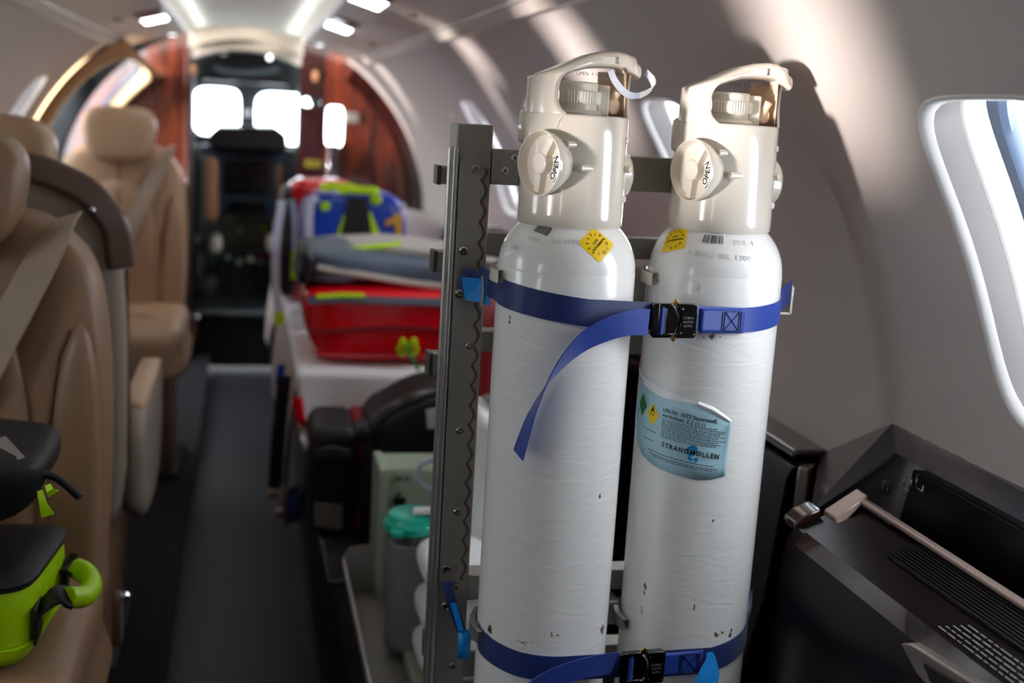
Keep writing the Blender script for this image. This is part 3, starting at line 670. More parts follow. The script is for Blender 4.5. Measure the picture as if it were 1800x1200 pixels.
    mb.build('wheel_cup', M['guard'], w, ang=50)
    q = Rz @ D; qm = q.to_track_quat('Z', 'Y').to_matrix()
    mb = MB(); mb.lathe([(.0135, -.010), (.0135, .0035), (.012, .005), (.002, .0052)], T(c0), qm, 12); mb.build('wheel_hub', M['guard'], w, bev=.0006)
    for a in (60, -98):
        a = rad(a); r1 = c0+(Tn*math.cos(a)+Zv*math.sin(a))*.010+D*-.001; r2 = c0+(Tn*math.cos(a)+Zv*math.sin(a))*.035+D*-.002
        mb = MB(); e = (-Tn*math.sin(a)+Zv*math.cos(a))*.0048
        mb.loft([[T(p+e+D*.004), T(p-e+D*.004), T(p-e-D*.006), T(p+e-D*.006)] for p in (r1, r2)]); mb.build('wheel_spoke', M['guard'], w, bev=.0008)
    def ring_map(a, b, ww=0): return T(c0+(Tn*math.cos(a)+Zv*math.sin(a))*b+D*(-.0068+ww))
    mb = MB(); mb.grid([[ring_map(rad(-52+80*i/24), .0165+.0135*j/4, .0004) for i in range(25)] for j in range(5)]); mb.build('wheel_label', M['white_sticker'], w)
    mb = MB(); mb.grid([[ring_map(rad(-50+70*i/24), .0268+.0014*j, .001) for i in range(25)] for j in range(2)])
    mb.add([ring_map(rad(28), .0275, .001), ring_map(rad(18), .0250, .001), ring_map(rad(18), .0300, .001)], [(0, 1, 2)])
    vs, fs = text_mesh('OPEN', .0115, 'CENTER', .0002, 0, 1.0); mb.add([ring_map(rad(-14)+p.x/.021, .0210-p.y, .001) for p in vs], fs) if tagged else mb.add([ring_map(rad(-8)+p.x/.021, .0210-p.y, .001) for p in vs], fs)
    mb.build('wheel_lettering', M['ink'], w, smooth=False)
    # pegs with holes
    for ph, z, l in ((-14, 1.214, .016), (7, 1.187, .021), (62, 1.187, .014), (66, 1.150, .008), (60, 1.222, .008)):
        a = rad(ph); dd = Rz @ Vector((-.90, -.43, 0)) if ph < 30 else Rz @ Vector((.7, -.7, 0)); b0 = S(a, z, -.004); mb = MB(); mb.cyl(b0, b0+dd*l, .0050, .0043, 20)
        pg = mb.build('peg', M['guard'], g, bev=.0008)
        if l > .013: mb = MB(); mb.cyl(b0+dd*(l-.001), b0+dd*(l+.0003), .0019, n=12); mb.build('peg_hole', M['guard_in'], pg)
    # round bosses on both flanks
    for ph, z, r in ((-108, 1.232, .022), (104, 1.178, .033)):
        a = rad(ph); n_ = Rz @ Vector((math.sin(a), -math.cos(a), 0)); mb = MB(); mb.lathe([(r, -.012), (r, .003), (r-.003, .007), (.004, .008)], S(a, z), n_.to_track_quat('Z', 'Y').to_matrix(), 40); mb.build('round_boss', M['guard'], g)
    mb = MB(); mb.grid([[S(rad(57+.9*i), 1.117+(.131)*j/6, .0003) for i in range(2)] for j in range(7)]); mb.build('shell_joint', M['capbrown'] if not tagged else M['patch'], g)
    # raised tick mark and oval sticker
    fm = lambda a, b, w_=0: S(rad(-47)+a/.0625, 1.2705+b, .0005+w_)
    mb = MB(); rrect_fan(mb, fm, .0115, .0150, 2.2); mb.build('oval_sticker', M['white_sticker'], g)
    mb = MB(); txt(mb, fm, 'OXY', .006, 0, .0065, .0001, w=.0004); txt(mb, fm, '2-5', .008, 0, -.0035, .0002, w=.0004); mb.build('sticker_lettering', M['ink'], g)
    mb = MB(); mb.tube([S(rad(-31), 1.246, .001), S(rad(-35), 1.240, .0012), S(rad(-36), 1.232, .0012), S(rad(-34), 1.230, .0012)], .0016, 8); mb.build('raised_mark', M['guard'], g)
    return S, T

def make_cylinder(ax, ay, label, rho, which):
    root = thing('oxygen_cylinder', (ax, ay, ZB), label, 'gas cylinder', 'oxygen cylinders strapped to the rack')
    def local(ph, z): a = math.radians(ph); return (R0*math.sin(a), -R0*math.cos(a), z-ZB)
    if which == 0: st = [(*local(-64, .996), .007, .018, .33, '#5a3c28'), (*local(-30, .585), .03, .02, .40, '#5b5048'), (*local(50, .59), .03, .025, .36, '#6a5a4c'), (*local(-66, .585), .014, .03, .33, '#4a3a30'), (*local(30, .78), .012, .012, .42, '#55504c'), (*local(-5, .60), .05, .012, .43, '#7a6c60')]
    else: st = [(*local(-60, .635), .007, .030, .30, '#8a6a48'), (*local(-62, .600), .007, .03, .38, '#a08058'), (*local(-14, .625), .004, .022, .34, '#6a5548'), (*local(10, .583), .030, .012, .36, '#7c6048'), (*local(-20, .985), .05, .014, .44, '#6d665f'), (*local(25, .58), .012, .02, .36, '#4a3d33'), (*local(-5, .742), .008, .01, .36, '#5a524c')]
    mt = cylinder_paint('white_cylinder_paint', st)
    prof = [(.02, ZB+.004), (.055, ZB), (.070, ZB+.002), (.082, ZB+.008), (R0-.001, ZB+.018), (R0, ZB+.03)]+[(R0, ZB+.03+(ZS-ZB-.032)*i/30) for i in range(1, 31)]
    prof += [(R0-.0008, ZS)]+[((R0-.0006)*math.cos(PI/2*t/22), ZS+HD*math.sin(PI/2*t/22)) for t in range(0, 20)]+[(.020, ZS+HD), (.018, 1.16)]
    mb = MB(); mb.lathe(prof, (ax, ay, 0), n=128); mb.build('cylinder_body', mt, root, ang=60)
    G = make_guard(ax, ay, rho, root, which == 0)
    return root, G

CA_, CB_ = (.400, 1.420), (.608, 1.435)
rA, GA = make_cylinder(*CA_, 'tall white oxygen cylinder with a looped tag on its guard, the left of the pair', 0, 0)
rB, GB = make_cylinder(*CB_, 'tall white oxygen cylinder bearing a pale blue label, the right of the pair', -7, 1)

# stickers and stamps, cylinder by cylinder
def date_sticker(ax, ay, ph, z, rot, root, lab):
    f = dome_map(ax, ay, ph, z, .0005, rot); mb = MB(); rrect_fan(mb, f, .0178, .0178, 14, 64, 8); st = mb.build('date_sticker', M['yellow'], root); st['label'] = lab
    mb = MB(); k = 0
    for i, s_ in enumerate('1 2 3 4 5 6 7 8 9 10 11 12'.split()):
        a = -PI/2-PI/12-2*PI*i/12-.5; txt(mb, lambda u, v, w=0: f(u, v, .0003), s_, .0052, .0135*math.cos(a), .0135*math.sin(a), .0001, rot=a+PI/2)
    g = lambda u, v, w=0: f(u, v, .0003)
    txt(mb, g, 'LOSS', .0046, 0, .0032, .0001, rot=0); txt(mb, g, 'NOVEMBREN', .0040, 0, -.0022, .0001)
    mb.build('sticker_lettering', M['ink'], st, smooth=False)
def barcode(ax, ay, ph, z, rot, root, w, h, seed, num):
    f = dome_map(ax, ay, ph, z, .0005, rot); mb = MB(); patch(mb, f, rect_rows(-w/2-.002, w/2+.002, -h/2-.001, h/2+.005, 14, 6)); st = mb.build('barcode_sticker', M['white_sticker'], root)
    random.seed(seed); mb = MB(); u = -w/2
    while u < w/2-.0006:
        t = random.choice((.0004, .0006, .0009, .0013)); patch(mb, lambda a, b: f(a, b, .0003), rect_rows(u, u+t, -h/2, h/2, 1, 5)); u += t+random.choice((.0004, .0006, .0008))
    txt(mb, lambda a, b, c=0: f(a, b, .0003), num, .0032, 0, h/2+.0024); mb.build('barcode_bars', M['ink'], st, smooth=False)
def stamp(ax, ay, ph, z, rot, root, s_, size, space=1.15):
    f = dome_map(ax, ay, ph, z, .0002, rot); mb = MB(); vs, fs = text_mesh(s_, size, 'CENTER', 0, 0, space)
    n = len(vs); mb.add([f(p.x, p.y, -.0002) for p in vs]+[f(p.x, p.y, .0005) for p in vs], [tuple(i+n for i in q) for q in fs])
    mb.build('stamped_number', M['ink_emboss'], root, smooth=False, solid=.0003)
date_sticker(*CA_, 12, 1.098, math.radians(43), rA, 'yellow diamond date sticker')
barcode(*CA_, -44, 1.110, math.radians(-16), rA, .022, .013, 4, '0317755')
stamp(*CA_, -47, 1.0975, math.radians(-8), rA, 'FINK-', .0085)
stamp(*CA_, -18, 1.0985, math.radians(0), rA, '04/1/98', .0100)
stamp(*CA_, -68, 1.085, math.radians(-4), rA, '1/98', .0085)
date_sticker(*CB_, -70, 1.101, math.radians(20), rB, 'orange yellow date sticker')
barcode(*CB_, -27, 1.106, 0, rB, .026, .0125, 9, '01 402 317755 01')
stamp(*CB_, 4, 1.1035, math.radians(-2), rB, '25/2  1', .0090)
stamp(*CB_, -20, 1.0865, math.radians(-2), rB, '6.79KG 10L 1300', .0100)
fm = body_map(*CB_, -34, 1.045, .0004); mb = MB(); txt(mb, fm, 'K', .010, bold=.0003); mb.build('printed_mark', M['white_sticker'], rB, smooth=False)

# the pale blue maker's label, u measured round the cylinder from its front (radians * R0)
UB = lambda deg: math.radians(deg)*R0
fl = body_map(*CB_, 0, 0, .0007)
top = [(-125, .934), (-105, .926), (-88, .918), (-60, .9095), (-35, .9015), (-19, .898), (-8, .888), (2.2, .8775)]
bot = [(-125, .865), (-105, .845), (-92, .828), (-78, .812), (-62, .8035), (-42, .7995), (-22, .7965), (-10, .7985), (.8, .803)]
def interp(tab, d):
    for (a, b), (c, e) in zip(tab, tab[1:]):
        if d <= c: return b+(e-b)*(d-a)/(c-a)
    return tab[-1][1]
lb = thing('x', (0, 0, 0), None, None); lb.name = 'maker_label'; lb.parent = rB; lb['label'] = 'pale blue label with a torn edge and maker name'
degs = [-125+127*i/60 for i in range(61)]
mb = MB(); mb.grid([[fl(UB(d), interp(bot, d)+(interp(top, d)-interp(bot, d))*j/6, (.0035*max(0, (d+4)/6)**2*(j/6)) if d > -4 else 0) for d in degs] for j in range(7)]); mb.build('label_paper', M['label'], lb, solid=.0002)
mb = MB(); dz = [-125+103*i/40 for i in range(41)]
mb.grid([[fl(UB(d), interp(top, d)+.0002-(.012*(1-max(0, (d+60)/45)) if d < -15 else 0)*j/2, .0004) for d in dz] for j in range(3)]); mb.build('label_border', M['white_sticker'], lb)
mb = MB(); ex = [(-26, .9005), (-14, .8955), (-4, .886), (2.6, .8785)]
mb.grid([[fl(UB(d), z-.0045*k*(1-abs(d+12)/40), .0008+.0022*math.sin(PI*k/2)) for d, z in ex] for k in (0, .5, 1, 1.5, 2)]); mb.build('label_fold', M['white_sticker'], lb)
fT = lambda u, v, w=0: fl(u, v, .0006+w)
def diamond(mb, d, z, hw, hh, tilt=0): mb.grid([[fT(UB(d)+hw*(1-j/4)*(-1 if i == 0 else 1)*1.0, z+hh*j/4*sg) for i in (0, 1)] for j in range(5)] ) if False else [mb.grid([[fT(UB(d)+hw*(1-j/4)*(q/4)+tilt*sg*j/4, z+hh*j/4*sg) for q in range(-4, 5)] for j in range(5)]) for sg in (1, -1)]
mb = MB(); diamond(mb, -84, .8785, .0115, .0155); o = mb.build('green_diamond', M['green_d'], lb)
mb = MB(); txt(mb, lambda u, v, w=0: fl(u, v, .0009), '2', .006, UB(-84), .873); mb.cm = 0; mb.build('diamond_mark', M['ink'], o, smooth=False)
mb = MB(); diamond(mb, -68, .8710, .0115, .0155); o = mb.build('yellow_diamond', M['yellow'], lb)
mb = MB(); fu = lambda a, b: fl(UB(-68)+a, .8735+b, .0009)
mb.grid([[fu((.0030+.0008*k)*math.cos(2*PI*i/20), (.0030+.0008*k)*math.sin(2*PI*i/20)) for i in range(21)] for k in range(2)]); mb.add([fu(-.003, .002), fu(.003, .002), fu(.0022, .005), fu(.0004, .0095), fu(-.0024, .005)], [(0, 1, 2, 3, 4)]); mb.build('flame_mark', M['ink'], o, smooth=False)
mb = MB(); tl = math.radians(-5)
txt(mb, fT, 'UN-Nr. 1072 Sauerstoff,', .0072, UB(-57), .8820, .00012, align='LEFT', rot=tl, space=1.02); txt(mb, fT, 'verdichtet, 2.2 (5.1)', .0072, UB(-57), .8750, .00012, align='LEFT', rot=tl, space=1.02)
mb.build('label_heading', M['ink'], lb, smooth=False)
mb = MB(); random.seed(11)
def fine(d0, d1, z, tilt=-.087, h=.0009):
    u = UB(d0)
    while u < UB(d1):
        l = random.uniform(.002, .007); zz = z+tilt*(u-UB(d0)); mb.grid([[fT(u+l*i/2, zz+h*j+tilt*l*i/2) for i in range(3)] for j in range(2)]); u += l+.0009
for i, (e) in enumerate((-12, -2, -4, -6, -3, -8, -3, -9, -5, -10)): fine(-57, e, .8685-.0026*i, -.05)
fine(-80, -64, .8500); fine(-78, -66, .8370); fine(-70, -10, .8235); fine(-68, -8, .8195); fine(-64, -12, .8165); fine(-100, -92, .872, -.3); fine(-100, -92, .866, -.3); fine(-100, -92, .860, -.3)
fine(-110, -88, .921-.004, -.25)
mb.build('label_fine_print', M['slate'], lb, smooth=False)
mb = MB(); txt(mb, lambda u, v, w=0: fl(u, v, .0010), 'STRANDMØLLEN', .0088, UB(-30), .8325, .00025, space=1.28, rot=tl, squash=.94); mb.build('label_name', M['ink'], lb, smooth=False)
mb = MB(); fe = lambda a, b: fl(UB(-28.5)+a*1.25, .8335+b*1.25, .0008)
mb.ribbon if False else None
pa = smooth_pts([(-.0045, .0), (-.002, .0055), (.003, .0050), (.0050, .0010), (.0022, -.0030), (-.0018, -.0050), (.0005, -.0085), (.0048, -.0070), (.0060, -.0100), (.0030, -.0125)], 5, False)
mb.grid([[fe(p.x+w*(.0016 if 0 < i < len(pa)-2 else .0002)*.9, p.y+w*.0012) for i, p in enumerate([Vector((*q, 0)) if len(q) == 2 else q for q in pa])] for w in (-1, 1)])
mb.grid([[fe(.0048*math.cos(a)*k, .0048*math.sin(a)*k) for a in np.linspace(0, 2*PI, 25)] for k in (.45, 1)]); mb.build('label_emblem', M['logo_blue'], lb, smooth=False)

# looped paper tag through the left guard handle
S, T = GA
tp = smooth_pts([(.030, -.030, 1.3045), (.036, -.033, 1.292), (.046, -.036, 1.281), (.058, -.036, 1.276), (.074, -.032, 1.279), (.088, -.024, 1.288), (.088, -.018, 1.298), (.080, -.014, 1.306)], 6, False)
mb = MB(); mb.ribbon([T(p) for p in tp], Vector((.25, -.55, .8)), .009, .0006)
mb2 = MB(); mb2.ribbon([T(p) for p in tp[22:38]], Vector((.25, -.55, .8)), .0095, .0012)
t = thing('guard_tag', T((.06, -.03, 1.27)), 'clear and white looped tag hanging from the handle of the left cylinder guard', 'tag')
mb.build('tag_loop', M['tube'], t); mb2.build('tag_paper', M['white_sticker'], t)

# ------------------------------------------------------------------ rack
rk = thing('cylinder_rack', (.50, 1.53, .10), 'grey aluminium rack standing behind the two oxygen cylinders with a scalloped side plate', 'rack')
PX0, PX1, PY = .258, .309, 1.480
mb = MB(); mb.box(((PX0+PX1)/2+.002, PY+.030, .665), (PX1-PX0-.004, .055, 1.13))
mb.build('rack_post', M['alu_face'], rk, bev=.002)
mb = MB()                                                     # rounded extrusion edge
for x, r in ((.262, .0052), (.2555, .0040)): mb.cyl((x, PY+.004, .10), (x, PY+.004, 1.2), r, n=20)
mb.build('rack_post_edge', M['alu'], rk)
mb = MB(); nW = 150; pts = []
z0_, z1_ = .615, 1.187
for i in range(nW+1):
    z = z0_+(z1_-z0_)*i/nW; pts.append((.2935+.0070*abs(math.sin((z-.62)*PI/.027)) if z < z1_-.012 else .2955-.004*(z-z1_+.012)/.012, z))
poly = [(.267, z0_), *pts, (.286, z1_+.003), (.272, z1_+.002), (.267, z1_-.006)]
mb.prism(poly, PY-.0035, PY+.001); mb.build('scalloped_plate', M['alu_face'], rk, smooth=False, bev=.0004)
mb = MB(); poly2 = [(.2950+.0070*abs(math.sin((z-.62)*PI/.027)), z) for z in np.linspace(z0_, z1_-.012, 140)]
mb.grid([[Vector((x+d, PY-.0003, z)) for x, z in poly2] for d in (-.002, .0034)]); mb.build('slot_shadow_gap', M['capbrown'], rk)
def screw(c, r=.0052, parent=rk, d=(0, -1, 0), m='zinc'):
    q = Vector(d).to_track_quat('Z', 'Y').to_matrix(); mb = MB(); mb.lathe([(r, -.001), (r, .0006), (r*.85, .0012), (r*.45, .0012), (r*.40, -.0005), (r*.05, -.0006)], c, q, 20, True, True)
    s_ = mb.build('screw', M[m], parent); mb = MB(); mb.lathe([(r*.38, -.0004), (r*.05, -.0002)], c, q, 6); mb.build('screw_recess', M['capbrown'], s_)
for px, py in ((836, 297), (826, 608), (809, 757), (804, 900), (802, 1032), (796, 1170)): screw(at(px, py, Y=PY-.0035))
for z0_b, z1_b, xa_, xb_, yb in ((1.155, 1.200, .262, .700, 1.485), (1.062, 1.090, .262, .700, 1.505), (.930, .958, .262, .700, 1.505), (.585, .615, .262, .700, 1.50), (.46, .50, .262, .700, 1.50), (.28, .31, .262, .700, 1.50)):
    mb = MB(); mb.box(((xa_+xb_)/2, yb+.018, (z0_b+z1_b)/2), (xb_-xa_, .034, z1_b-z0_b)); c = mb.build('cross_rail', M['alu_face'], rk, bev=.0015)
mb = MB(); mb.box((.327, 1.481, 1.1775), (.036, .004, .044)); mb.build('corner_plate', M['alu_face'], rk, bev=.001)
for px, py in ((905, 278), (888, 300)): screw(at(px, py, Y=1.478), .0052)
for px, y0_, y1_ in ((783, 292, 325), (776, 442, 478), (768, 622, 660), (762, 1120, 1160)):
    a = at(px-9, y0_, Y=1.56); b = at(px+25, y1_, Y=1.56); mb = MB(); mb.box(((a.x+b.x)/2, 1.575, (a.z+b.z)/2), (b.x-a.x, .03, a.z-b.z)); c = mb.build('rail_stub', M['alu_face'], rk, bev=.001)
    mb = MB(); mb.box((a.x-.001, 1.575, (a.z+b.z)/2), (.006, .032, a.z-b.z+.002)); mb.build('end_cap', M['alu_dark'], c, bev=.001)
# right post
mb = MB(); mb.box((.683, 1.540, .665), (.035, .03, 1.05)); mb.build('rack_post', M['alu_face'], rk, bev=.003)
# cradles and spacer blocks
for zc in (1.052, .575):
    mb = MB(); mb.box((.505, 1.49, zc-.035 if zc > 1 else zc-.01), (.040, .05, .07 if zc > 1 else .035)); mb.build('spacer_block', M['alu'], rk, bev=.002)
    for (ax, ay), a0_, a1_ in ((CA_, -125, -74), (CB_, -125, -76)):
        mb = MB(); mb.grid([[Vector((ax+(R0+.003+w)*math.sin(math.radians(a0_+(a1_-a0_)*i/16)), ay-(R0+.003+w)*math.cos(math.radians(a0_+(a1_-a0_)*i/16)), zc-.0+v)) for i in range(17)] for w, v in ((0, -.012), (0, .004), (.007, .004), (.007, -.012))])
        mb.build('cradle_lip', M['guard'] if zc > 1 else M['alu'], rk)
mb = MB(); q0 = [at(x, y, Y=1.484) for x, y in ((826, 436), (834, 452), (846, 470), (866, 474), (890, 470), (890, 500), (850, 505), (816, 500), (812, 470), (816, 440))]
mb.loft([q0, [p+Vector((0, .004, 0)) for p in q0]]); mb.build('strap_plate', M['alu_face'], rk, bev=.001)
mb = MB(); q0 = [at(x, y, Y=1.484) for x, y in ((790, 990), (800, 1000), (806, 1008), (850, 1012), (850, 1052), (806, 1056), (792, 1060))]
mb.loft([q0, [p+Vector((0, .004, 0)) for p in q0]]); mb.build('strap_plate', M['alu_face'], rk, bev=.001)
for px, py in ((815, 440), (808, 516), (786, 1000), (784, 1066)):
    c = at(px, py, Y=1.472); n_ = Vector((-.15, -1, 0)); qm = n_.to_track_quat('Z', 'Y').to_matrix(); mb = MB(); mb.lathe([(.0068, -.006), (.0068, -.0005), (.0050, .0022), (.0036, .0025), (.0034, -.001), (.0004, -.0012)], c, qm, 28); bo = mb.build('eye_bolt', M['chrome'], rk)
    mb = MB(); mb.lathe([(.0031, .0), (.0004, .0001)], c, qm, 6); mb.build('bolt_socket', M['brass'], bo)
def loop_frame(c, w, h, d, name='strap_loop'):
    mb = MB(); C_ = Vector(c); X_, Z_ = Vector((.75, -.66, 0)), Vector((0, 0, 1))
    P_ = lambda u, v: C_+X_*u+Z_*v
    mb.tube([P_(-w/2, -h/2), P_(w/2, -h/2), P_(w/2, h/2), P_(-w/2, h/2)], d, 8, True); return mb.build(name, M['alu'], rk)
a = at(1392, 504, Y=1.47); b = at(1384, 551, Y=1.47)
mb = MB(); mb.box(((a.x+b.x)/2-.012, 1.485, (a.z)), (.032, .03, .004)); mb.box(((a.x+b.x)/2-.006, 1.485, b.z), (.020, .03, .004)); mb.box(((a.x+b.x)/2+.003, 1.475, (a.z+b.z)/2), (.004, .012, a.z-b.z)); mb.build('strap_bracket', M['alu'], rk, bev=.0008)
a = at(1318, 1072, Y=1.44); mb = MB(); mb.box((a.x-.010, 1.455, a.z), (.022, .03, .006)); mb.box((a.x-.002, 1.46, a.z-.03), (.004, .02, .055)); mb.build('strap_bracket', M['alu'], rk, bev=.0008)
screw(at(1313, 1113, Y=1.44), .003, m='chrome')
# foot plate carrying the cylinders and a grey side panel
mb = MB(); mb.box((.50, 1.445, .1325), (.52, .24, .025)); mb.build('foot_plate', M['alu_face'], rk, bev=.003)
mb = MB(); mb.box((.50, 1.445, .100), (.44, .20, .040)); mb.build('foot_rail', M['alu_dark'], rk, bev=.003)
mb = MB(); sp = [(.60, .14), (.60, .665)]+[(.745+.022*math.sin(t), .643+.022*math.cos(t)) for t in np.linspace(0, PI/2, 8)]+[(.763, .42), (.735, .14)]
mb.prism(sp, 1.565, 1.575); mb.build('side_panel', M['patch'], rk, smooth=False)

# ------------------------------------------------------------------ straps
def wrap_path(zf, start, end, a0_, a1_, off_=.0016):
    pts = [Vector(start)]; r = R0+off_; t0 = math.degrees(math.atan2(CB_[1]-CA_[1], CB_[0]-CA_[0]))
    for i in range(19): a = math.radians(a0_+(t0-a0_)*i/18); pts.append(Vector((CA_[0]+r*math.sin(a), CA_[1]-r*math.cos(a), 0)))
    for i in range(15): a = math.radians(t0+(a1_-t0)*i/14); pts.append(Vector((CB_[0]+r*math.sin(a), CB_[1]-r*math.cos(a), 0)))
    pts.append(Vector(end)); L = 0; ls = [0]
    for p, q in zip(pts, pts[1:]): L += (Vector((p.x, p.y))-Vector((q.x, q.y))).length; ls.append(L)
    out = []
    for p, l in zip(pts, ls):
        out.append(Vector((p.x, p.y, zf(l/L))))
    # refine the straight run
    res = []
    for p, q in zip(out, out[1:]):
        k = max(1, int((q-p).length/.012)); res += [p.lerp(q, j/k) for j in range(k)]
    res.append(out[-1]); return res, L
def ltab(t): return lambda x: interp(t, x)
def buckle(parent, c, ax_, up=0., sc=1.):
    """two black halves meeting along a curve, brass clips between them"""
    U = Vector(ax_).normalized(); V = Vector((0, 0, 1)); Wd = U.cross(V).normalized()
    if Wd.y > 0: Wd = -Wd
    c = Vector(c)
    def P(u, v, w): return c+(U*u+V*v+Wd*w)*sc
    b = thing('x', c, None, None); b.name = 'buckle'; b.parent = parent; b.location = wpt(c)-parent.location; b['label'] = 'black metal buckle with brass clips'
    def slab(poly, w0, w1, nm, m, bev=.0012, pr=b): mb = MB(); mb.loft([[P(u, v, w0) for u, v in poly], [P(u, v, w1) for u, v in poly]]); return mb.build(nm, M[m], pr, bev=bev, seg=3, ang=40)
    H = .0215
    cur = [(-.0015+.006*math.cos(PI*t/10)-.000, H*.82*(1-2*t/10)) for t in range(11)] # concave line
    cv = [(.0005-.0055*math.sin(PI*t/10)*-1, H*.86*(1-2*t/10)) for t in range(11)]
    # right half: left edge bulges away
    slab([(.028, -H), (.030, -H+.003), (.030, H-.003), (.028, H), (.004, H)]+[(.002+.0065*math.sin(PI*t/10), H*.9*(1-2*t/10)) for t in range(1, 10)]+[(.004, -H)], -.004, .0065, 'buckle_body', 'black_gloss')
    # left half: frame with a slot
    slab([(-.030, -H+.003), (-.027, -H), (-.020, -H), (-.020, H), (-.027, H), (-.030, H-.003)], -.004, .0045, 'buckle_frame', 'black_gloss')
    slab([(-.021, H), (-.003, H), (-.001, H-.004), (-.001, H-.006), (-.021, H-.006)], -.004, .0045, 'buckle_frame', 'black_gloss')
    slab([(-.021, -H), (-.003, -H), (-.001, -H+.004), (-.001, -H+.006), (-.021, -H+.006)], -.004, .0045, 'buckle_frame', 'black_gloss')
    slab([(-.010, H-.005), (.0005, H-.005)]+[(.0005+.0065*math.sin(PI*t/10), H*.8*(1-2*t/10)) for t in range(1, 10)]+[(.0005, -H+.005), (-.010, -H+.005)], -.004, .0040, 'buckle_tongue', 'black_gloss')
    mb = MB(); mb.cyl(P(-.0155, -H+.004, .001), P(-.0155, H-.004, .001), .0036*sc, n=16); mb.build('webbing_bar', M['strap'], b)
    for s_ in (1, -1): slab([(-.0015, s_*(H-.004)), (.0035, s_*(H-.004)), (.0050, s_*(H+.002)), (.002, s_*(H+.0055)), (-.0015, s_*(H+.002))], -.0015, .003, 'brass_clip', 'brass', .0006)
    for u, v in ((.009, H-.0065), (.009, -H+.0065), (.0265, -H+.0048)):
        mb = MB(); mb.lathe([(.0016, 0), (.0014, .001), (.0004, .0012)], P(u, v, .0064), Wd.to_track_quat('Z', 'Y').to_matrix(), 14); mb.build('rivet', M['zinc'], b)
    mb = MB(); f = lambda u, v, w=0: P(u+.018, v, .0067); random.seed(2)
    for s_, v in (('COBRA', .004), ('AUSTRI', -.001), ('ALPIN', -.006)): txt(mb, f, s_, .0042, 0, v)
    mb.build('buckle_lettering', M['grey_pl'], b, smooth=False); return b
AXD = Vector((CB_[0]-CA_[0], CB_[1]-CA_[1], 0)).normalized()
def stitch_box(parent, f, u0, u1, hv):
    mb = MB()
    def line(a, b, r=.0005): mb.tube([f(a[0]+(b[0]-a[0])*i/6, a[1]+(b[1]-a[1])*i/6) for i in range(7)], r, 5)
    for a, b in (((u0, -hv), (u1, -hv)), ((u0, hv), (u1, hv)), ((u0, -hv), (u0, hv)), ((u1, -hv), (u1, hv)), ((u0, -hv), (u1, hv)), ((u0, hv), (u1, -hv)), ((u0-.003, -hv), (u0-.003, hv)), ((u1+.003, -hv), (u1+.003, hv))): line(a, b)
    return mb.build('stitching', M['ink'], parent)

# upper strap
def strap_map(u0, zc, off_):
    t0 = math.atan2(CB_[1]-CA_[1], CB_[0]-CA_[0]); r = R0+off_
    def f(u, v, w=0.):
        u = u+u0
        if u >= 0: a = t0+u/R0; return Vector((CB_[0]+(r+w)*math.sin(a), CB_[1]-(r+w)*math.cos(a), zc+v))
        return Vector((CB_[0]+(r+w)*math.sin(t0), CB_[1]-(r+w)*math.cos(t0), zc+v))+AXD*u
    return f
s1 = thing('cargo_strap', (.50, 1.33, 1.0), 'royal blue webbing strap round the top of both cylinders, its loose end hanging', 'strap', 'blue cylinder straps')
zt_ = ltab([(0, 1.036), (.08, 1.030), (.20, 1.024), (.33, 1.0155), (.52, 1.0055), (.60, 1.006), (.72, 1.0095), (.86, 1.016), (1, 1.030)])
path, Ltot = wrap_path(zt_, (.296, 1.462, 0), (.738, 1.470, 0), -92, 82)
bu = at(1181, 562, Y=1.339)
iL = [p for p in path if p.x < bu.x-.016]; iR = [p for p in path if p.x > bu.x+.022 or p.y > 1.40 and p.x > .6]
mb = MB(); mb.ribbon(iL, Vector((0, 0, 1)), .0335, .0016); mb.build('webbing', M['strap_dark'], s1)  # left run takes the shaded copy of the strap blue
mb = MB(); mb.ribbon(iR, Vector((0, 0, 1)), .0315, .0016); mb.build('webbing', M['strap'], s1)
fB = strap_map(-.015, 1.0075, .0035); mb = MB(); patch(mb, fB, rect_rows(-.045, .016, -.0155, .0155)); mb.build('webbing_fold', M['strap'], s1, solid=.0014)
stitch_box(s1, strap_map(-.015, 1.0075, .0046), -.012, .008, .0120)
buckle(s1, bu+Vector((0, -.003, 0)), AXD)
tail = smooth_pts([(1140, 566, 1.330), (1110, 567, 1.322), (1070, 578, 1.315), (1030, 598, 1.312), (995, 630, 1.312), (962, 675, 1.315), (938, 722, 1.318), (922, 765, 1.322), (911, 800, 1.325)], 5, False)
TP = [at(q.x, q.y, Y=q.z) for q in tail]
sv = [Vector((.25*(i/len(TP)), -.75*min(1, i/len(TP)*1.4), 1-.35*i/len(TP))) for i in range(len(TP))]
mb = MB(); mb.ribbon(TP, sv, [.0325]*len(TP), .0013); mb.build('loose_end', M['strap'], s1)
# bright blue tab and clamp at the left anchor
mb = MB(); q = [at(x, y, Y=z) for x, y, z in ((812, 487, 1.462), (848, 490, 1.448), (846, 532, 1.448), (818, 527, 1.462))]; mb.loft([q, [p+Vector((0, .002, 0)) for p in q]]); mb.build('light_blue_tab', M['strap_light'], s1, smooth=False)
mb = MB(); q = [at(x, y, Y=z) for x, y, z in ((851, 488, 1.444), (864, 492, 1.438), (862, 538, 1.438), (848, 534, 1.444))]; mb.loft([q, [p+Vector((0, .004, 0)) for p in q]]); mb.build('light_blue_tab', M['strap_light'], s1, smooth=False)
mb = MB(); mb.tube([at(848, 485, Y=1.442), at(850, 508, Y=1.441), at(846, 538, Y=1.442)], .0018, 8); mb.build('clamp_bar', M['beige_trim'], s1)
mb = MB(); TPa = [at(812, 468, Y=1.468), at(818, 480, Y=1.466), at(832, 490, Y=1.462), at(846, 500, Y=1.452)]
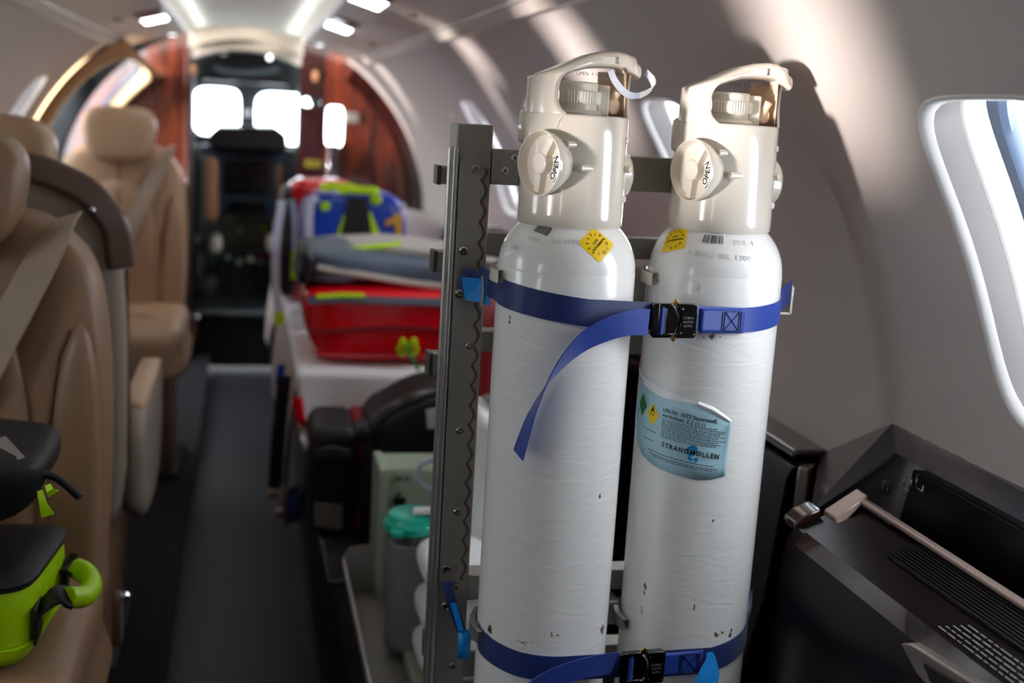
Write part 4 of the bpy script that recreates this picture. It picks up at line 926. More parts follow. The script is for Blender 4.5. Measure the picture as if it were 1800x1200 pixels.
mb.ribbon([at(810, 488, Y=1.470), at(826, 493, Y=1.464), at(846, 505, Y=1.452)], Vector((.15, 0, 1)), .030, .0016); mb.build('anchor_webbing', M['strap_dark'], s1)
mb = MB(); random.seed(8)
for k in range(4): mb.tube([at(820+4*k, 474+3*k, Y=1.461-.002*k), at(822+4*k, 486+3*k, Y=1.461-.002*k)], .0005, 5)
mb.build('anchor_stitching', M['ink'], s1)

# lower strap
s2 = thing('cargo_strap', (.50, 1.33, .54), 'royal blue webbing strap round the cylinders at the bottom edge of the photo', 'strap', 'blue cylinder straps')
zt2 = ltab([(0, .572), (.10, .563), (.22, .556), (.36, .553), (.50, .549), (.60, .546), (.72, .549), (.84, .560), (.94, .572), (1, .590)])
path, _ = wrap_path(zt2, (.318, 1.452, 0), (.716, 1.448, 0), -82, 78)
bl = at(1126, 1170, Y=1.325)
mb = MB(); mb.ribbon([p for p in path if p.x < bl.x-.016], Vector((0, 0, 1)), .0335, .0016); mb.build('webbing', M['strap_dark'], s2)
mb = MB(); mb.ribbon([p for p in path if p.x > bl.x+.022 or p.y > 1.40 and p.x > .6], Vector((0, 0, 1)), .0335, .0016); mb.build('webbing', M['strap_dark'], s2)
fB = strap_map(-.030, .5475, .0035); mb = MB(); patch(mb, fB, rect_rows(-.040, .018, -.0165, .0165)); mb.build('webbing_fold', M['strap'], s2, solid=.0014)
stitch_box(s2, strap_map(-.030, .5475, .0048), -.012, .010, .0130)
buckle(s2, bl+Vector((0, -.002, 0)), AXD, sc=1.02)
tail = smooth_pts([(1080, 1165, 1.322), (1045, 1170, 1.312), (1000, 1182, 1.305), (955, 1202, 1.302), (915, 1235, 1.303), (890, 1275, 1.31)], 5, False); TP = [at(q.x, q.y, Y=q.z) for q in tail]
mb = MB(); mb.ribbon(TP, Vector((0, -.2, 1)), .0325, .0013); mb.build('loose_end', M['strap'], s2)
mb = MB(); TP = [at(x, y, Y=z) for x, y, z in ((1248, 1146, 1.338), (1250, 1160, 1.334), (1248, 1180, 1.328), (1240, 1205, 1.322), (1235, 1235, 1.32))]
mb.ribbon(TP, Vector((1, -.25, .1)), [.008, .014, .026, .030, .030], .0012); mb.build('light_blue_tab', M['strap_light'], s2)
mb = MB(); TP = smooth_pts([at(785, 1022, Y=1.468), at(792, 1050, Y=1.462), at(801, 1080, Y=1.46), at(812, 1110, Y=1.458)], 5, False)
mb.ribbon(TP, [Vector((1, -.6*(i/len(TP)), .2)) for i in range(len(TP))], [.014]*3+[.013]*(len(TP)-3), .002); mb.build('anchor_webbing', M['strap_dark'], s2)
mb = MB(); TP = smooth_pts([at(797, 1060, Y=1.456), at(804, 1085, Y=1.453), at(811, 1108, Y=1.450)], 5, False); mb.ribbon(TP, Vector((.6, -.8, 0)), .010, .002); mb.build('light_blue_tab', M['strap_light'], s2)
mb = MB(); c = at(816, 1132, Y=1.446)
mb.grid([[c+Vector((.0085*math.cos(a), .006*math.sin(a), z)) for a in np.linspace(0, 1.9*PI, 22)] for z in (-.019, 0, .019)]); mb.build('light_blue_tab', M['strap_light'], s2, solid=.0012)
mb = MB(); mb.box(at(836, 1118, Y=1.45), (.020, .004, .006)); mb.build('clamp_bar', M['alu'], s2, bev=.001)

# ------------------------------------------------------------------ cabin seats
SCALE_SHIFT[0] = CABIN
def make_seat(loc, rz, label, belt=True, shell=False, arm=True, wide=.213, leather='leather', bw=1.0):
    root = thing('cabin_seat', (0, 0, 0), label, 'seat', 'tan leather cabin seats'); B = MB
    lean = lambda v: Vector((v.x*bw, v.y+.14*(v.z-.56), v.z))
    # backrest outline with sloping shoulders and a scooped middle for the headrest
    ol = smooth_pts([(-.19, .50), (0, .49), (.19, .50), (.208, .56), (.214, .75), (.208, .90), (.190, 1.00), (.150, 1.055), (.10, 1.082), (0, 1.09), (-.10, 1.082), (-.150, 1.055), (-.190, 1.00), (-.208, .90), (-.214, .75), (-.208, .56)], 5)
    ol = [(p.x, p.y) for p in ol]
    mb = B(); mb.pillow(ol, .0, .15, .30, 9, cen=(0, .80)); mb.xf(lean); bk = mb.build('backrest', M[leather], root, ang=80)
    ins = [(p.x, p.y) for p in smooth_pts([(-.115, .51), (0, .505), (.115, .51), (.125, .62), (.118, .78), (.095, .90), (.055, .955), (0, .97), (-.055, .955), (-.095, .90), (-.118, .78), (-.125, .62)], 5)]
    mb = B(); mb.pillow(ins, -.020, .06, .38, 7, cen=(0, .75)); mb.xf(lean); mb.build('backrest_cushion', M[leather], root, ang=80)
    for s_ in (-1, 1):
        mb = B(); mb.tube([lean(Vector((s_*x, y, z))) for x, y, z in [(.135, .004, .52), (.142, -.001, .64), (.138, -.002, .78), (.150, .001, .88), (.165, .004, .92)]], .0035, 6); mb.build('piping', M['seam'], root)
        mb = B(); mb.pillow([(p.x*s_, p.y) for p in smooth_pts([(.140, .51), (.198, .52), (.206, .70), (.200, .86), (.180, .93), (.156, .88), (.142, .76)], 5)], -.012, .06, .40, 6); mb.xf(lean); mb.build('side_bolster', M[leather], root, ang=80)
    mb = B(); mb.tube([lean(Vector((0, -.021 if z < .93 else .0, z))) for z in np.linspace(.52, 1.02, 12)], .0016, 6); mb.build('centre_seam', M['seam'], root)
    hd = sell(0, 1.115, .113, .090, 3.0, 56); hd = [(u*(1-.10*(1.115-v)/.09), v) for u, v in hd]
    mb = B(); mb.pillow(hd, -.055, .075, .34, 8); mb.xf(lambda v: lean(Vector((v.x/bw, v.y, v.z)))+Vector((0, -.012, 0))); mb.build('headrest', M[leather], root, ang=80)
    # seat cushion, base
    cu = [(p.x, p.y) for p in smooth_pts([(-wide-.012, .43), (0, .425), (wide+.012, .43), (wide+.018, .50), (wide+.008, .565), (.14, .578), (0, .570), (-.14, .578), (-wide-.008, .565), (-wide-.018, .50)], 5)]
    mb = B(); mb.pillow(cu, -.50, .05, .25, 8, cen=(0, .5)); mb.xf(lambda v: Vector((v.x, v.y, v.z-.10*max(0, (-v.y-.38)/.12)**2*.25))); mb.build('seat_cushion', M[leather], root, ang=80)
    mb = B(); mb.tube([Vector((x, -.30, z)) for x, z in [(-.20, .572), (-.1, .58), (0, .575), (.1, .58), (.20, .572)]], .002, 6); mb.build('cushion_seam', M['seam'], root)
    bs = [[Vector((sx*(.175 if z > .3 else .19), y, z)) for sx, y in ((-1, y0_), (1, y0_), (1, y1_), (-1, y1_))] for z, y0_, y1_ in ((.085, -.36, .02), (.30, -.44, .06), (.44, -.46, .08))]
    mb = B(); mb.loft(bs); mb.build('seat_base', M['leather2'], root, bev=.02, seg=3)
    mb = B(); mb.box((0, -.17, .09), (.42, .40, .02)); mb.build('floor_track', M['black'], root, bev=.004)
    if belt:
        mb = B(); P_ = [lean(Vector((x, y, z))) for x, y, z in [(.150, .07, 1.075), (.146, .020, 1.062), (.130, -.008, 1.02), (.085, -.026, .92), (.02, -.032, .78), (-.06, -.034, .65), (-.12, -.03, .57)]]
        mb.ribbon(smooth_pts(P_, 4, False), Vector((1, 0, .42)), .050, .003); mb.build('shoulder_belt', M['belt'], root)
    if shell:
        so = [(p.x, p.y) for p in smooth_pts([(-.20, .46), (0, .45), (.20, .46), (.240, .54), (.250, .75), (.248, .92), (.236, 1.03), (.19, 1.09), (.12, 1.12), (0, 1.125), (-.12, 1.12), (-.19, 1.09), (-.236, 1.03), (-.248, .92), (-.250, .75), (-.240, .54)], 5)]
        mb = B(); mb.pillow(so, .10, .24, .22, 8, cen=(0, .8)); mb.xf(lean); sh = mb.build('back_shell', M['shell'], root, ang=70)
        for s_ in (-1, 1):
            mb = B(); pth = [lean(Vector((s_*x, .13, z))) for x, z in [(.05, 1.126), (.12, 1.122), (.190, 1.092), (.218, 1.062), (.238, 1.03), (.246, .96)]]
            pth = [p+Vector((0, .095, 0)) for p in smooth_pts(pth, 4, False)]; mb.ribbon(pth, [Vector((0, .25, 0))+(Vector((0, p.y, .85))-p).normalized() for p in pth], .048, .03); mb.build('shoulder_cap', M['capbrown'], sh, bev=.009, seg=3)
            mb = B(); mb.box(lean(Vector((s_*.205, .245, 1.060))), (.012, .012, .012)); mb.build('cap_button', M['chrome'], sh, bev=.005)
            mb = B(); mb.tube([lean(Vector((s_*.250, .17, z))) for z in (.95, .80, .64, .50)], .004, 6); mb.build('shell_joint', M['capbrown'], sh)
    if arm:
        for s_ in (-1,):
            pr = [(p.x, p.y) for p in smooth_pts([(.02, .42), (-.30, .40), (-.44, .48), (-.46, .57), (-.42, .635), (-.25, .65), (-.05, .65), (.04, .63), (.06, .52)], 5)]
            mb = B(); mb.pillow(pr, s_*.222, s_*.272, .25, 5, ax='x', cen=(-.2, .56))
            mb.v = [Vector((v.x, v.y, v.z)) for v in mb.v]; mb.build('armrest', M['shell'], root, ang=80)
            mb = B(); mb.pillow(sell(-.20, .645, .22, .016, 4, 32), s_*.224, s_*.270, .3, 4, ax='x'); mb.build('armrest_pad', M[leather], root, ang=80)
    sd = -1 if shell else 1; mb = B(); mb.pillow(sell(-.0, .49, .016, .045, 2.4, 24), sd*.238, sd*.252, .3, 4, ax='x'); lv = mb.build('recline_lever', M['capbrown'], root)
    mb = B(); mb.lathe([(.008, 0), (.008, .008), (.005, .012)], (sd*.250, 0, .525), Vector((sd, 0, 0)).to_track_quat('Z', 'Y').to_matrix(), 18); mb.build('lever_button', M['chrome'], lv)
    root.location = wpt(loc); root.rotation_euler.z = rz
    return root
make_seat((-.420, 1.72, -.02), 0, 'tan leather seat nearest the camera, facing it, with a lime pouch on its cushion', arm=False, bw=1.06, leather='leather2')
make_seat((-.450, 2.36, -.01), PI, 'tan leather seat turned away, directly behind the nearest seat', belt=False, shell=True)
make_seat((-.400, 3.98, .0), 0, 'far tan leather seat facing the camera beside the wood partition', arm=False)

# ------------------------------------------------------------------ lime pouch and black pouch on the near seat
def orient(o, deg): o.rotation_euler.z = math.radians(deg)
pc = Vector((-.390, 1.47, .56)); t = thing('equipment_pouch', pc, 'neon lime equipment pouch with a black top standing on the nearest seat cushion', 'bag')
bx = lambda n, hu, hv, n2=7: sell(pc.x, pc.y+.0, hu, hv, n2, 64)
PHU, PHV, PSK = .160, .105, .11
def stack(mb, prof, hu, hv, nn=7, sh=lambda z: (0, 0)):
    rings = [[Vector((u+PSK*(v-pc.y), v, pc.z+(z-pc.z)*.78)) for u, v in sell(pc.x, pc.y, hu+d, hv+d, nn, 64)] for d, z in prof]; mb.loft(rings); return mb
zb = .562
stack(MB(), [(-.03, zb), (-.012, zb+.004), (-.004, zb+.018), (0, zb+.03), (0, zb+.034), (-.003, zb+.036), (-.003, zb+.039), (0, zb+.041), (.001, zb+.09), (0, zb+.13), (-.004, zb+.142)], PHU, PHV).build('pouch_body', M['neon2'], t, ang=50)
stack(MB(), [(.002, zb+.130), (.003, zb+.139), (-.004, zb+.147), (-.03, zb+.152), (-.10, zb+.155)], PHU, PHV).build('pouch_top', M['bag_black'], t, ang=50)
X1 = pc.x+.161
for yy in (pc.y-.065, pc.y+.06):
    mb = MB(); mb.ribbon(smooth_pts([(X1+PSK*(yy-pc.y)+.002, yy, zb+.035), (X1+PSK*(yy-pc.y)+.003, yy, zb+.060), (X1+.014, yy+.012 if yy < pc.y else yy-.010, zb+.075), (X1+.028, yy+.022 if yy < pc.y else yy-.018, zb+.068)], 5, False), Vector((0, 1, .2)), .034, .005); sp_ = mb.build('handle_strap', M['bag_black'], t)
    mb = MB(); mb.box((X1+PSK*(yy-pc.y)+.001, yy, zb+.050), (.004, .042, .046)); mb.build('strap_patch', M['bag_black'], sp_, bev=.001)
mb = MB(); mb.tube(smooth_pts([(X1+.026, pc.y-.045, zb+.070), (X1+.042, pc.y-.025, zb+.062), (X1+.047, pc.y+.005, zb+.064), (X1+.038, pc.y+.030, zb+.070), (X1+.024, pc.y+.042, zb+.073)], 6, False), .0135, 16); mb.build('handle_grip', M['neon2'], t)
mb = MB(); stack(mb, [(.0025, zb+.0365), (.0025, zb+.0385)], PHU, PHV); mb.build('pouch_zip', M['neon'], t)
t = thing('black_pouch', (-.49, 1.46, .700), 'black fabric pouch with lime pull tabs lying on top of the lime pouch', 'bag')
po = [(p.x, p.y) for p in smooth_pts([(-.68, .702), (-.50, .705), (-.38, .715), (-.290, .755), (-.272, .795), (-.300, .810), (-.40, .805), (-.58, .80), (-.70, .78)], 5)]
mb = MB(); mb.pillow(po, 1.38, 1.60, .3, 8, cen=(-.49, .80)); mb.xf(lambda v: v+Vector((.045, 0, .012*noise.noise(v*14)))); mb.build('pouch_body', M['bag_black'], t, ang=80)
mb = MB(); mb.tube(smooth_pts([(-.240, 1.42, .790), (-.217, 1.43, .785), (-.187, 1.42, .762)], 4, False), .005, 8); mb.build('cord', M['black'], t)
for a, b in (((84, 852), (94, 868)), ((70, 862), (84, 906))):
    p0 = at(*a, Y=1.34); p1 = at(*b, Y=1.335); mb = MB(); mb.ribbon([p0, p0.lerp(p1, .5)+Vector((0, -.004, 0)), p1], Vector((1, 0, .2)), [.006, .008, .014], .0015); mb.build('pull_tab', M['neon2'], t)
p0 = at(8, 812, Y=1.44); mb = MB(); mb.box(p0+Vector((-.03, 0, .0)), (.09, .10, .003), Euler((0, math.radians(-18), .4)).to_matrix()); tg = tag(mb.build('leaflet', M['patch']), 'pale grey leaflet on top of the black pouch at the left edge of the photo', 'leaflet')

# ------------------------------------------------------------------ stretcher base on the right
t = thing('stretcher', (.42, 3.2, .08), 'dark stretcher base running along the aisle under the white mattress', 'stretcher')
mb = MB(); mb.box((.43, 3.30, .205), (.44, 3.5, .25)); mb.build('base_box', M['black'], t, bev=.01)
mb = MB(); mb.box((.42, 3.25, .335), (.50, 2.2, .012)); mb.build('shelf', M['slate'], t, bev=.003)
mb = MB(); mb.box((.395, 3.65, .525), (.50, 2.0, .035)); mb.build('deck', M['alu_face'], t, bev=.005)
for y in (2.75, 3.6, 4.5):
    for x in (.19, .60): mb = MB(); mb.box((x, y, .425), (.03, .05, .17)); mb.build('deck_leg', M['alu_face'], t, bev=.003)
mb = MB(); mb.tube(smooth_pts([(.148, 2.50, .50), (.140, 2.55, .515), (.138, 2.9, .52), (.138, 4.5, .52)], 4, False), .012, 12); mb.build('side_rail', M['alu'], t)
mt_ = thing('mattress', (.395, 3.65, .545), 'long stretcher mattress with a beige grey cover under the bags', 'mattress')
mb = MB(); mb.pillow(sell(.395, .598, .26, .052, 5, 64), 2.66, 4.62, .12, 10); mb.build('mattress_pad', M['sheet2'], mt_, ang=70)
# sheet draped over the near end and the aisle side
def sheet(u, v):
    """u across (0 aisle side .. 1 wall side), v from hem at the near end (0) to far end (1)"""
    x = .118+.55*u
    edge = .5; dz = 0
    if v < .30:
        k = 1-v/.30; y = 2.615+.02*math.sin(u*9)*k-.03*k; z = .655-.012-.165*k-.05*k*max(0, u-.3)+.035*k*math.cos(u*5+.5); x = x+(.03*k*(.5-u))
    else:
        k = (v-.30)/.70; y = 2.615+k*1.9; z = .658+.004*noise.noise(Vector((x*9, y*5, 0)))
        if v < .36: z -= .012*(1-(v-.3)/.06)**2
    return Vector((x+.006*noise.noise(Vector((u*3, v*9, 2))), y, z))
sh = thing('white_sheet', (.39, 3.2, .66), 'white sheet spread over the stretcher mattress and hanging down its near end', 'sheet')
mb = MB(); mb.grid([[sheet(i/30, j/50) for i in range(31)] for j in range(51)]); mb.build('sheet_top', M['sheet'], sh, solid=.003, ang=80)
def drape(s_, d):
    y = 2.60+s_*1.95; L = .26+.10*math.sin(s_*7+1)+.06*math.sin(s_*19); return Vector((.122-.018*math.sin(d*2.4)+.012*math.sin(s_*26)*d-.010*d, y-.02*d, .662-.006*(1-d)-L*d))
mb = MB(); mb.grid([[drape(i/60, j/14) for i in range(61)] for j in range(15)]); mb.build('sheet_side_drape', M['sheet2'], sh, solid=.003, ang=80)
# pillow at the far end
t = thing('white_pillow', (.50, 4.35, .66), 'white pillow at the far end of the stretcher against the right wall', 'pillow')
mb = MB(); mb.pillow(sell(.52, .75, .20, .085, 2.8, 48), 4.15, 4.5, .5, 8); mb.xf(lambda v: v+Vector((0, 0, .05))); mb.build('pillow_case', M['sheet'], t, ang=80)

# red gloss bag on the near end of the mattress
t = thing('rescue_bag', (.36, 2.82, .662), 'red gloss rescue bag lying on the white sheet with yellow zip pulls', 'bag')
ro = [(p.x, p.y) for p in smooth_pts([(.185, .664), (.37, .662), (.55, .664), (.590, .70), (.592, .78), (.575, .822), (.37, .832), (.165, .828), (.135, .80), (.140, .745), (.160, .69)], 6)]
mb = MB(); mb.pillow(ro, 2.655, 3.04, .22, 10, cen=(.37, .745)); mb.xf(lambda v: Vector((v.x, v.y+.05*(v.z-.75), v.z+.012*max(0, (v.y-2.7)/.3))));
mb.build('bag_body', M['red'], t, ang=60)
def redface(px, py): p = at(px, py, Y=2.66); return Vector((p.x, 2.655+.05*(p.z-.75)-.002, p.z))
mb = MB(); mb.ribbon([redface(x, 578+3*math.sin(x/40)) for x in range(545, 860, 15)], Vector((0, 0, 1)), .010, .006); mb.build('zip_band', M['red_dark'], t)
mb = MB(); mb.ribbon([redface(x, y)+Vector((0, -.004, 0)) for x, y in ((540, 527), (600, 524), (700, 528), (800, 530))], Vector((0, .3, 1)), .017, .004); mb.build('grey_flap_edge', M['grey_cloth'], t)
mb = MB(); mb.ribbon([redface(x, y)+Vector((0, -.006, 0)) for x, y in ((556, 520), (600, 517), (640, 518))], Vector((0, .3, 1)), .010, .004); mb.build('lime_piping', M['neon'], t)
for px in (706, 725):
    c = redface(px, 607); n0 = len(str(px)); lp = [c+Vector((.010*math.sin(a)*(1.0 if math.cos(a) < 0 else .55), -.006, .018*math.cos(a))) for a in np.linspace(0, 2*PI, 22)][:-1]
    z = MB(); z.tube(lp, .0045, 8, True); z.build('zip_pull', M['gold_num'] if False else M['neon'], t)
mb = MB(); mb.ribbon(smooth_pts([redface(715, 600)+Vector((0, -.012, 0)), redface(720, 622)+Vector((0, -.012, 0)), redface(738, 655)+Vector((0, -.014, 0))], 4, False), Vector((1, 0, .6)), .008, .002); mb.build('green_ribbon', M['green_rib'], t)
# blue grey jacket roll and beige blanket over it
t = thing('folded_jacket', (.36, 2.9, .84), 'blue grey folded jacket lying on the red bag', 'jacket')
jo = [(p.x, p.y) for p in smooth_pts([(.140, .838), (.36, .842), (.58, .835), (.60, .86), (.57, .892), (.36, .905), (.17, .915), (.135, .89), (.128, .86)], 6)]
mb = MB(); mb.pillow(jo, 2.72, 3.06, .35, 10, cen=(.36, .87)); mb.xf(lambda v: v+Vector((0, .012*math.sin(v.x*22), .010*noise.noise(v*9)-.05*max(0, (v.x-.25))*(1 if v.z > .86 else .2)))); mb.build('jacket_body', M['grey_cloth'], t, ang=80)
mb = MB(); mb.ribbon([at(x, y, Y=2.715) for x, y in ((556, 470), (640, 484), (720, 497), (790, 505))], Vector((0, .2, 1)), .016, .012); mb.build('jacket_fold', M['beige_cloth'], t, bev=.004)
mb = MB(); mb.pillow(sell(.142, .875, .020, .045, 2.5, 24), 2.70, 2.98, .4, 6); mb.xf(lambda v: v+Vector((.004*math.sin(v.z*80), 0, .006*noise.noise(v*20)))); mb.build('jacket_sleeve', M['bag_black'], t)
t = thing('folded_blanket', (.40, 2.98, .905), 'beige grey blanket folded flat on top of the blue grey jacket', 'blanket')
bo = [(p.x, p.y) for p in smooth_pts([(.17, .892), (.36, .890), (.60, .880), (.61, .896), (.45, .910), (.30, .912), (.18, .904)], 6)]
mb = MB(); mb.pillow(bo, 2.82, 3.14, .3, 8, cen=(.38, .915)); mb.xf(lambda v: v+Vector((0, 0, .006*noise.noise(v*10)))); mb.build('blanket_layers', M['beige_cloth'], t, ang=80)
mb = MB(); mb.ribbon([at(x, y, Y=2.80) for x, y in ((560, 446), (600, 439), (660, 433), (705, 428))], Vector((0, .3, 1)), .010, .008); mb.build('lime_hem', M['neon'], t)

# blue backpack with the number 1
t = thing('blue_backpack', (.36, 3.3, .662), 'blue rescue backpack with lime trim and a yellow number 1 standing on the stretcher', 'backpack')
YB = 3.20
def bpx(px, py, d=0.): p = at(px, py, Y=YB-d); return p
c0 = bpx(627, 430); tl_ = bpx(535, 350); br = bpx(718, 440)
cx_ = (tl_.x+br.x)/2; hw = (br.x-tl_.x)/2; ztop = bpx(627, 338).z; zc = (.665+ztop)/2; hh = (ztop-.665)/2
ob = sell(cx_, zc, hw, hh, 5, 72); ob = [(cx_+(u-cx_)*(1-.04*max(0, (v-zc)/hh)), v) for u, v in ob]
mb = MB(); mb.pillow(ob, YB, YB+.22, .22, 9); mb.build('pack_body', M['blue'], t, ang=60)
f3 = lambda px, py, w=.006: bpx(px, py)+Vector((0, -w, 0))
mb = MB(); mb.ribbon([f3(x, y) for x, y in ((543, 425), (543, 380), (546, 356), (556, 345))], Vector((1, 0, .3)), .022, .006); mb.build('reflective_edge', M['silver'], t)
q = [f3(x, y, .004) for x, y in ((612, 346), (644, 348), (656, 430), (594, 430))]; mb = MB(); mb.loft([q, [p+Vector((0, -.012, 0)) for p in q]]); mb.build('black_panel', M['bag_black'], t, bev=.004)
for pts in (((548, 418), (590, 418), (604, 376), (611, 378), (598, 432), (550, 434)), ((650, 370), (670, 416), (706, 416), (706, 428), (660, 428), (646, 382))):
    q = [f3(x, y, .008) for x, y in pts]; mb = MB(); mb.loft([q, [p+Vector((0, -.004, 0)) for p in q]]); mb.build('lime_trim', M['neon'], t)
q = [f3(x, y, .010) for x, y in ((677, 386), (690, 381), (697, 374), (707, 374), (707, 416), (694, 416), (694, 392), (677, 396))]; mb = MB(); mb.loft([q, [p+Vector((0, -.003, 0)) for p in q]]); mb.build('number_one', M['gold_num'], t, smooth=False)
for (x0_, x1_, y_) in ((566, 624, 328), (598, 662, 333)):
    mb = MB(); mb.tube(smooth_pts([bpx(x0_, y_+6), bpx(x0_+6, y_), bpx((x0_+x1_)/2, y_+1), bpx(x1_-6, y_+2), bpx(x1_, y_+7)], 4, False), .0115, 12); mb.build('carry_handle', M['neon'], t)
for px, py, r, m in ((571, 362, .014, 'neon2'), (706, 362, .010, 'silver'), (660, 350, .016, 'neon2')):
    c = f3(px, py, .008); mb = MB(); mb.lathe([(r, 0), (r*.8, .004)], c, Matrix.Rotation(PI/2, 3, 'X'), 20); mb.build('round_badge', M[m], t)
# red backpack leaning behind on the aisle side with reflective straps
t = thing('red_backpack', (.16, 3.6, .662), 'red backpack with silver reflective straps standing behind the blue backpack', 'backpack')
YD = 3.5
a = at(512, 345, Y=YD); b = at(600, 330, Y=YD); rx = (a.x+b.x)/2+.03; mb = MB(); mb.pillow(sell(rx-.01, .845, .12, .185, 4, 64), YD, YD+.2, .25, 8); mb.build('pack_body', M['red'], t, ang=60)
mb = MB(); mb.pillow(sell(a.x-.005, .84, .028, .165, 3.5, 40), YD-.03, YD+.2, .25, 6); mb.build('black_side', M['bag_black'], t, ang=60)
for pts, w_, m in ((((508, 352), (514, 380), (513, 420), (515, 440)), .030, 'silver'), (((517, 440), (515, 460), (517, 490)), .026, 'neon'), (((514, 345), (524, 336), (545, 333)), .020, 'red'), (((548, 344), (536, 352), (531, 372), (530, 420)), .012, 'silver')):
    mb = MB(); mb.ribbon(smooth_pts([at(x, y, Y=YD-.035) for x, y in pts], 4, False), Vector((1, 0, .15)), w_, .006); mb.build('reflective_strap', M[m], t)
t = thing('hanging_strap', at(490, 470, Y=3.15), 'long silver reflective strap with a yellow end hanging on the aisle side of the stretcher', 'strap')
mb = MB(); mb.ribbon(smooth_pts([at(x, y, Y=3.2) for x, y in ((495, 352), (493, 372), (488, 400), (485, 440), (484, 480), (486, 520), (491, 552))], 4, False), Vector((1, .2, 0)), .022, .004); mb.build('reflective_band', M['silver'], t)
mb = MB(); mb.ribbon([at(x, y, Y=3.195) for x, y in ((491, 548), (491, 560), (489, 570))], Vector((1, .2, 0)), .024, .006); mb.build('yellow_end', M['neon'], t)
mb = MB(); mb.ribbon(smooth_pts([at(x, y, Y=3.21) for x, y in ((500, 356), (504, 400), (503, 450), (500, 510))], 4, False), Vector((1, .2, 0)), .030, .005); mb.build('black_band', M['bag_black'], t)
# black straps and buckles dangling beside the aisle
t = thing('stretcher_belt', at(492, 760, Y=2.7), 'black restraint belt with metal buckle ends dangling beside the aisle', 'belt')
mb = MB(); mb.ribbon(smooth_pts([at(x, y, Y=2.72) for x, y in ((500, 660), (494, 720), (487, 790), (482, 860))], 4, False), Vector((1, .3, 0)), .032, .004); mb.build('belt_webbing', M['bag_black'], t)
mb = MB(); mb.ribbon(smooth_pts([at(x, y, Y=2.74) for x, y in ((508, 680), (506, 740), (503, 800), (500, 850))], 4, False), Vector((1, .3, 0)), .016, .003); mb.build('belt_webbing', M['slate'], t)
for px, py in ((481, 868), (494, 902)):
    c = at(px, py, Y=2.70); mb = MB(); mb.pillow(sell(c.x, c.z, .016, .012, 3, 24), c.y-.01, c.y+.01); mb.build('buckle_end', M['beige_trim'], t)
mb = MB(); mb.ribbon(smooth_pts([at(x, y, Y=2.80) for x, y in ((494, 640), (493, 660), (489, 676))], 4, False), Vector((1, .3, 0)), .020, .004); mb.build('blue_webbing', M['blue'], t)
t = thing('blue_cloth', at(520, 890, Y=2.55), 'crumpled blue cloth tucked low beside the stretcher', 'cloth')
mb = MB(); c = at(516, 888, Y=2.62); mb.pillow(sell(c.x, c.z, .020, .035, 2.4, 40), c.y-.04, c.y+.05, .6, 8); mb.xf(lambda v: v+Vector((.012*noise.noise(v*30), 0, .014*noise.noise(v*25+Vector((3, 1, 0)))))); mb.build('cloth_folds', M['strap_dark'], t, ang=80)
mb = MB(); mb.tube(smooth_pts([at(x, y, Y=2.60) for x, y in ((522, 700), (528, 735), (536, 765))], 4, False), .012, 10); mb.build('x', M['red'], t).name = 'red_hose'

# bags and devices on the shelf under the mattress
t = thing('first_aid_pouch', (.2, 2.45, .341), 'upright black pouch with a grey label and red edge under the mattress', 'bag')
a = at(548, 775, Y=2.40); b = at(622, 965, Y=2.40); mb = MB(); mb.pillow(sell((a.x+b.x)/2, .462, (b.x-a.x)/2+.004, .121, 5, 48), 2.38, 2.60, .22, 8); mb.build('pouch_body', M['bag_black'], t, ang=60)
a = at(618, 770, Y=2.42); b = at(656, 960, Y=2.42); mb = MB(); mb.pillow(sell((a.x+b.x)/2, .462, (b.x-a.x)/2, .121, 5, 48), 2.40, 2.60, .22, 8); mb.build('red_side', M['red_dark'], t, ang=60)
q = [at(x, y, Y=2.372) for x, y in ((552, 884), (602, 888), (602, 933), (552, 925))]; mb = MB(); mb.loft([q, [p+Vector((0, .006, 0)) for p in q]]); mb.build('grey_label', M['patch'], t, bev=.002)
mb = MB(); mb.ribbon([at(x, y, Y=2.374) for x, y in ((552, 800), (585, 792), (618, 802))], Vector((0, 0, 1)), .022, .006); mb.build('top_flap', M['slate'], t, bev=.002)
t = thing('black_backpack', (.36, 2.4, .341), 'black backpack with a small white label standing on the shelf behind the rack post', 'backpack')
a = at(645, 740, Y=2.32); ztp = at(740, 695, Y=2.32).z
bo = [(p.x, p.y) for p in smooth_pts([(a.x+.01, .344), (.36, .342), (.50, .344), (.515, .45), (.51, ztp), (.40, ztp+.005), (.31, ztp-.035), (.265, ztp-.075), (.25, .50)], 6)]
mb = MB(); mb.pillow(bo, 2.30, 2.58, .25, 9, cen=(.38, .48)); mb.build('pack_body', M['bag_black'], t, ang=60)
mb = MB(); mb.tube(smooth_pts([at(x, y, Y=2.29) for x, y in ((648, 770), (660, 742), (690, 718), (730, 700), (775, 690))], 4, False), .012, 10); mb.build('piping', M['slate'], t)
mb = MB(); mb.pillow([(p.x, p.y) for p in [Vector((at(638, 760, Y=2.28).x+.016*math.cos(q), at(638, 762, Y=2.28).z+.020*math.sin(q), 0)) for q in np.linspace(0, 2*PI, 24)[:-1]]], 2.26, 2.34, .4, 5); mb.build('carry_loop', M['bag_black'], t)
q = [at(x, y, Y=2.285) for x, y in ((750, 722), (790, 716), (790, 750), (752, 754))]; mb = MB(); mb.loft([q, [p+Vector((0, .008, 0)) for p in q]]); mb.build('white_label', M['white_sticker'], t)
t = thing('equipment_case', at(700, 1050, Y=2.06), 'pale green grey equipment case with small slots behind the suction canister', 'case')
a = at(667, 826, Y=2.02); b = at(790, 1060, Y=2.02); mb = MB(); mb.box(((a.x+b.x)/2, 2.08, (a.z+b.z)/2), (b.x-a.x, .10, a.z-b.z)); mb.build('case_body', M['pale_green'], t, bev=.006)
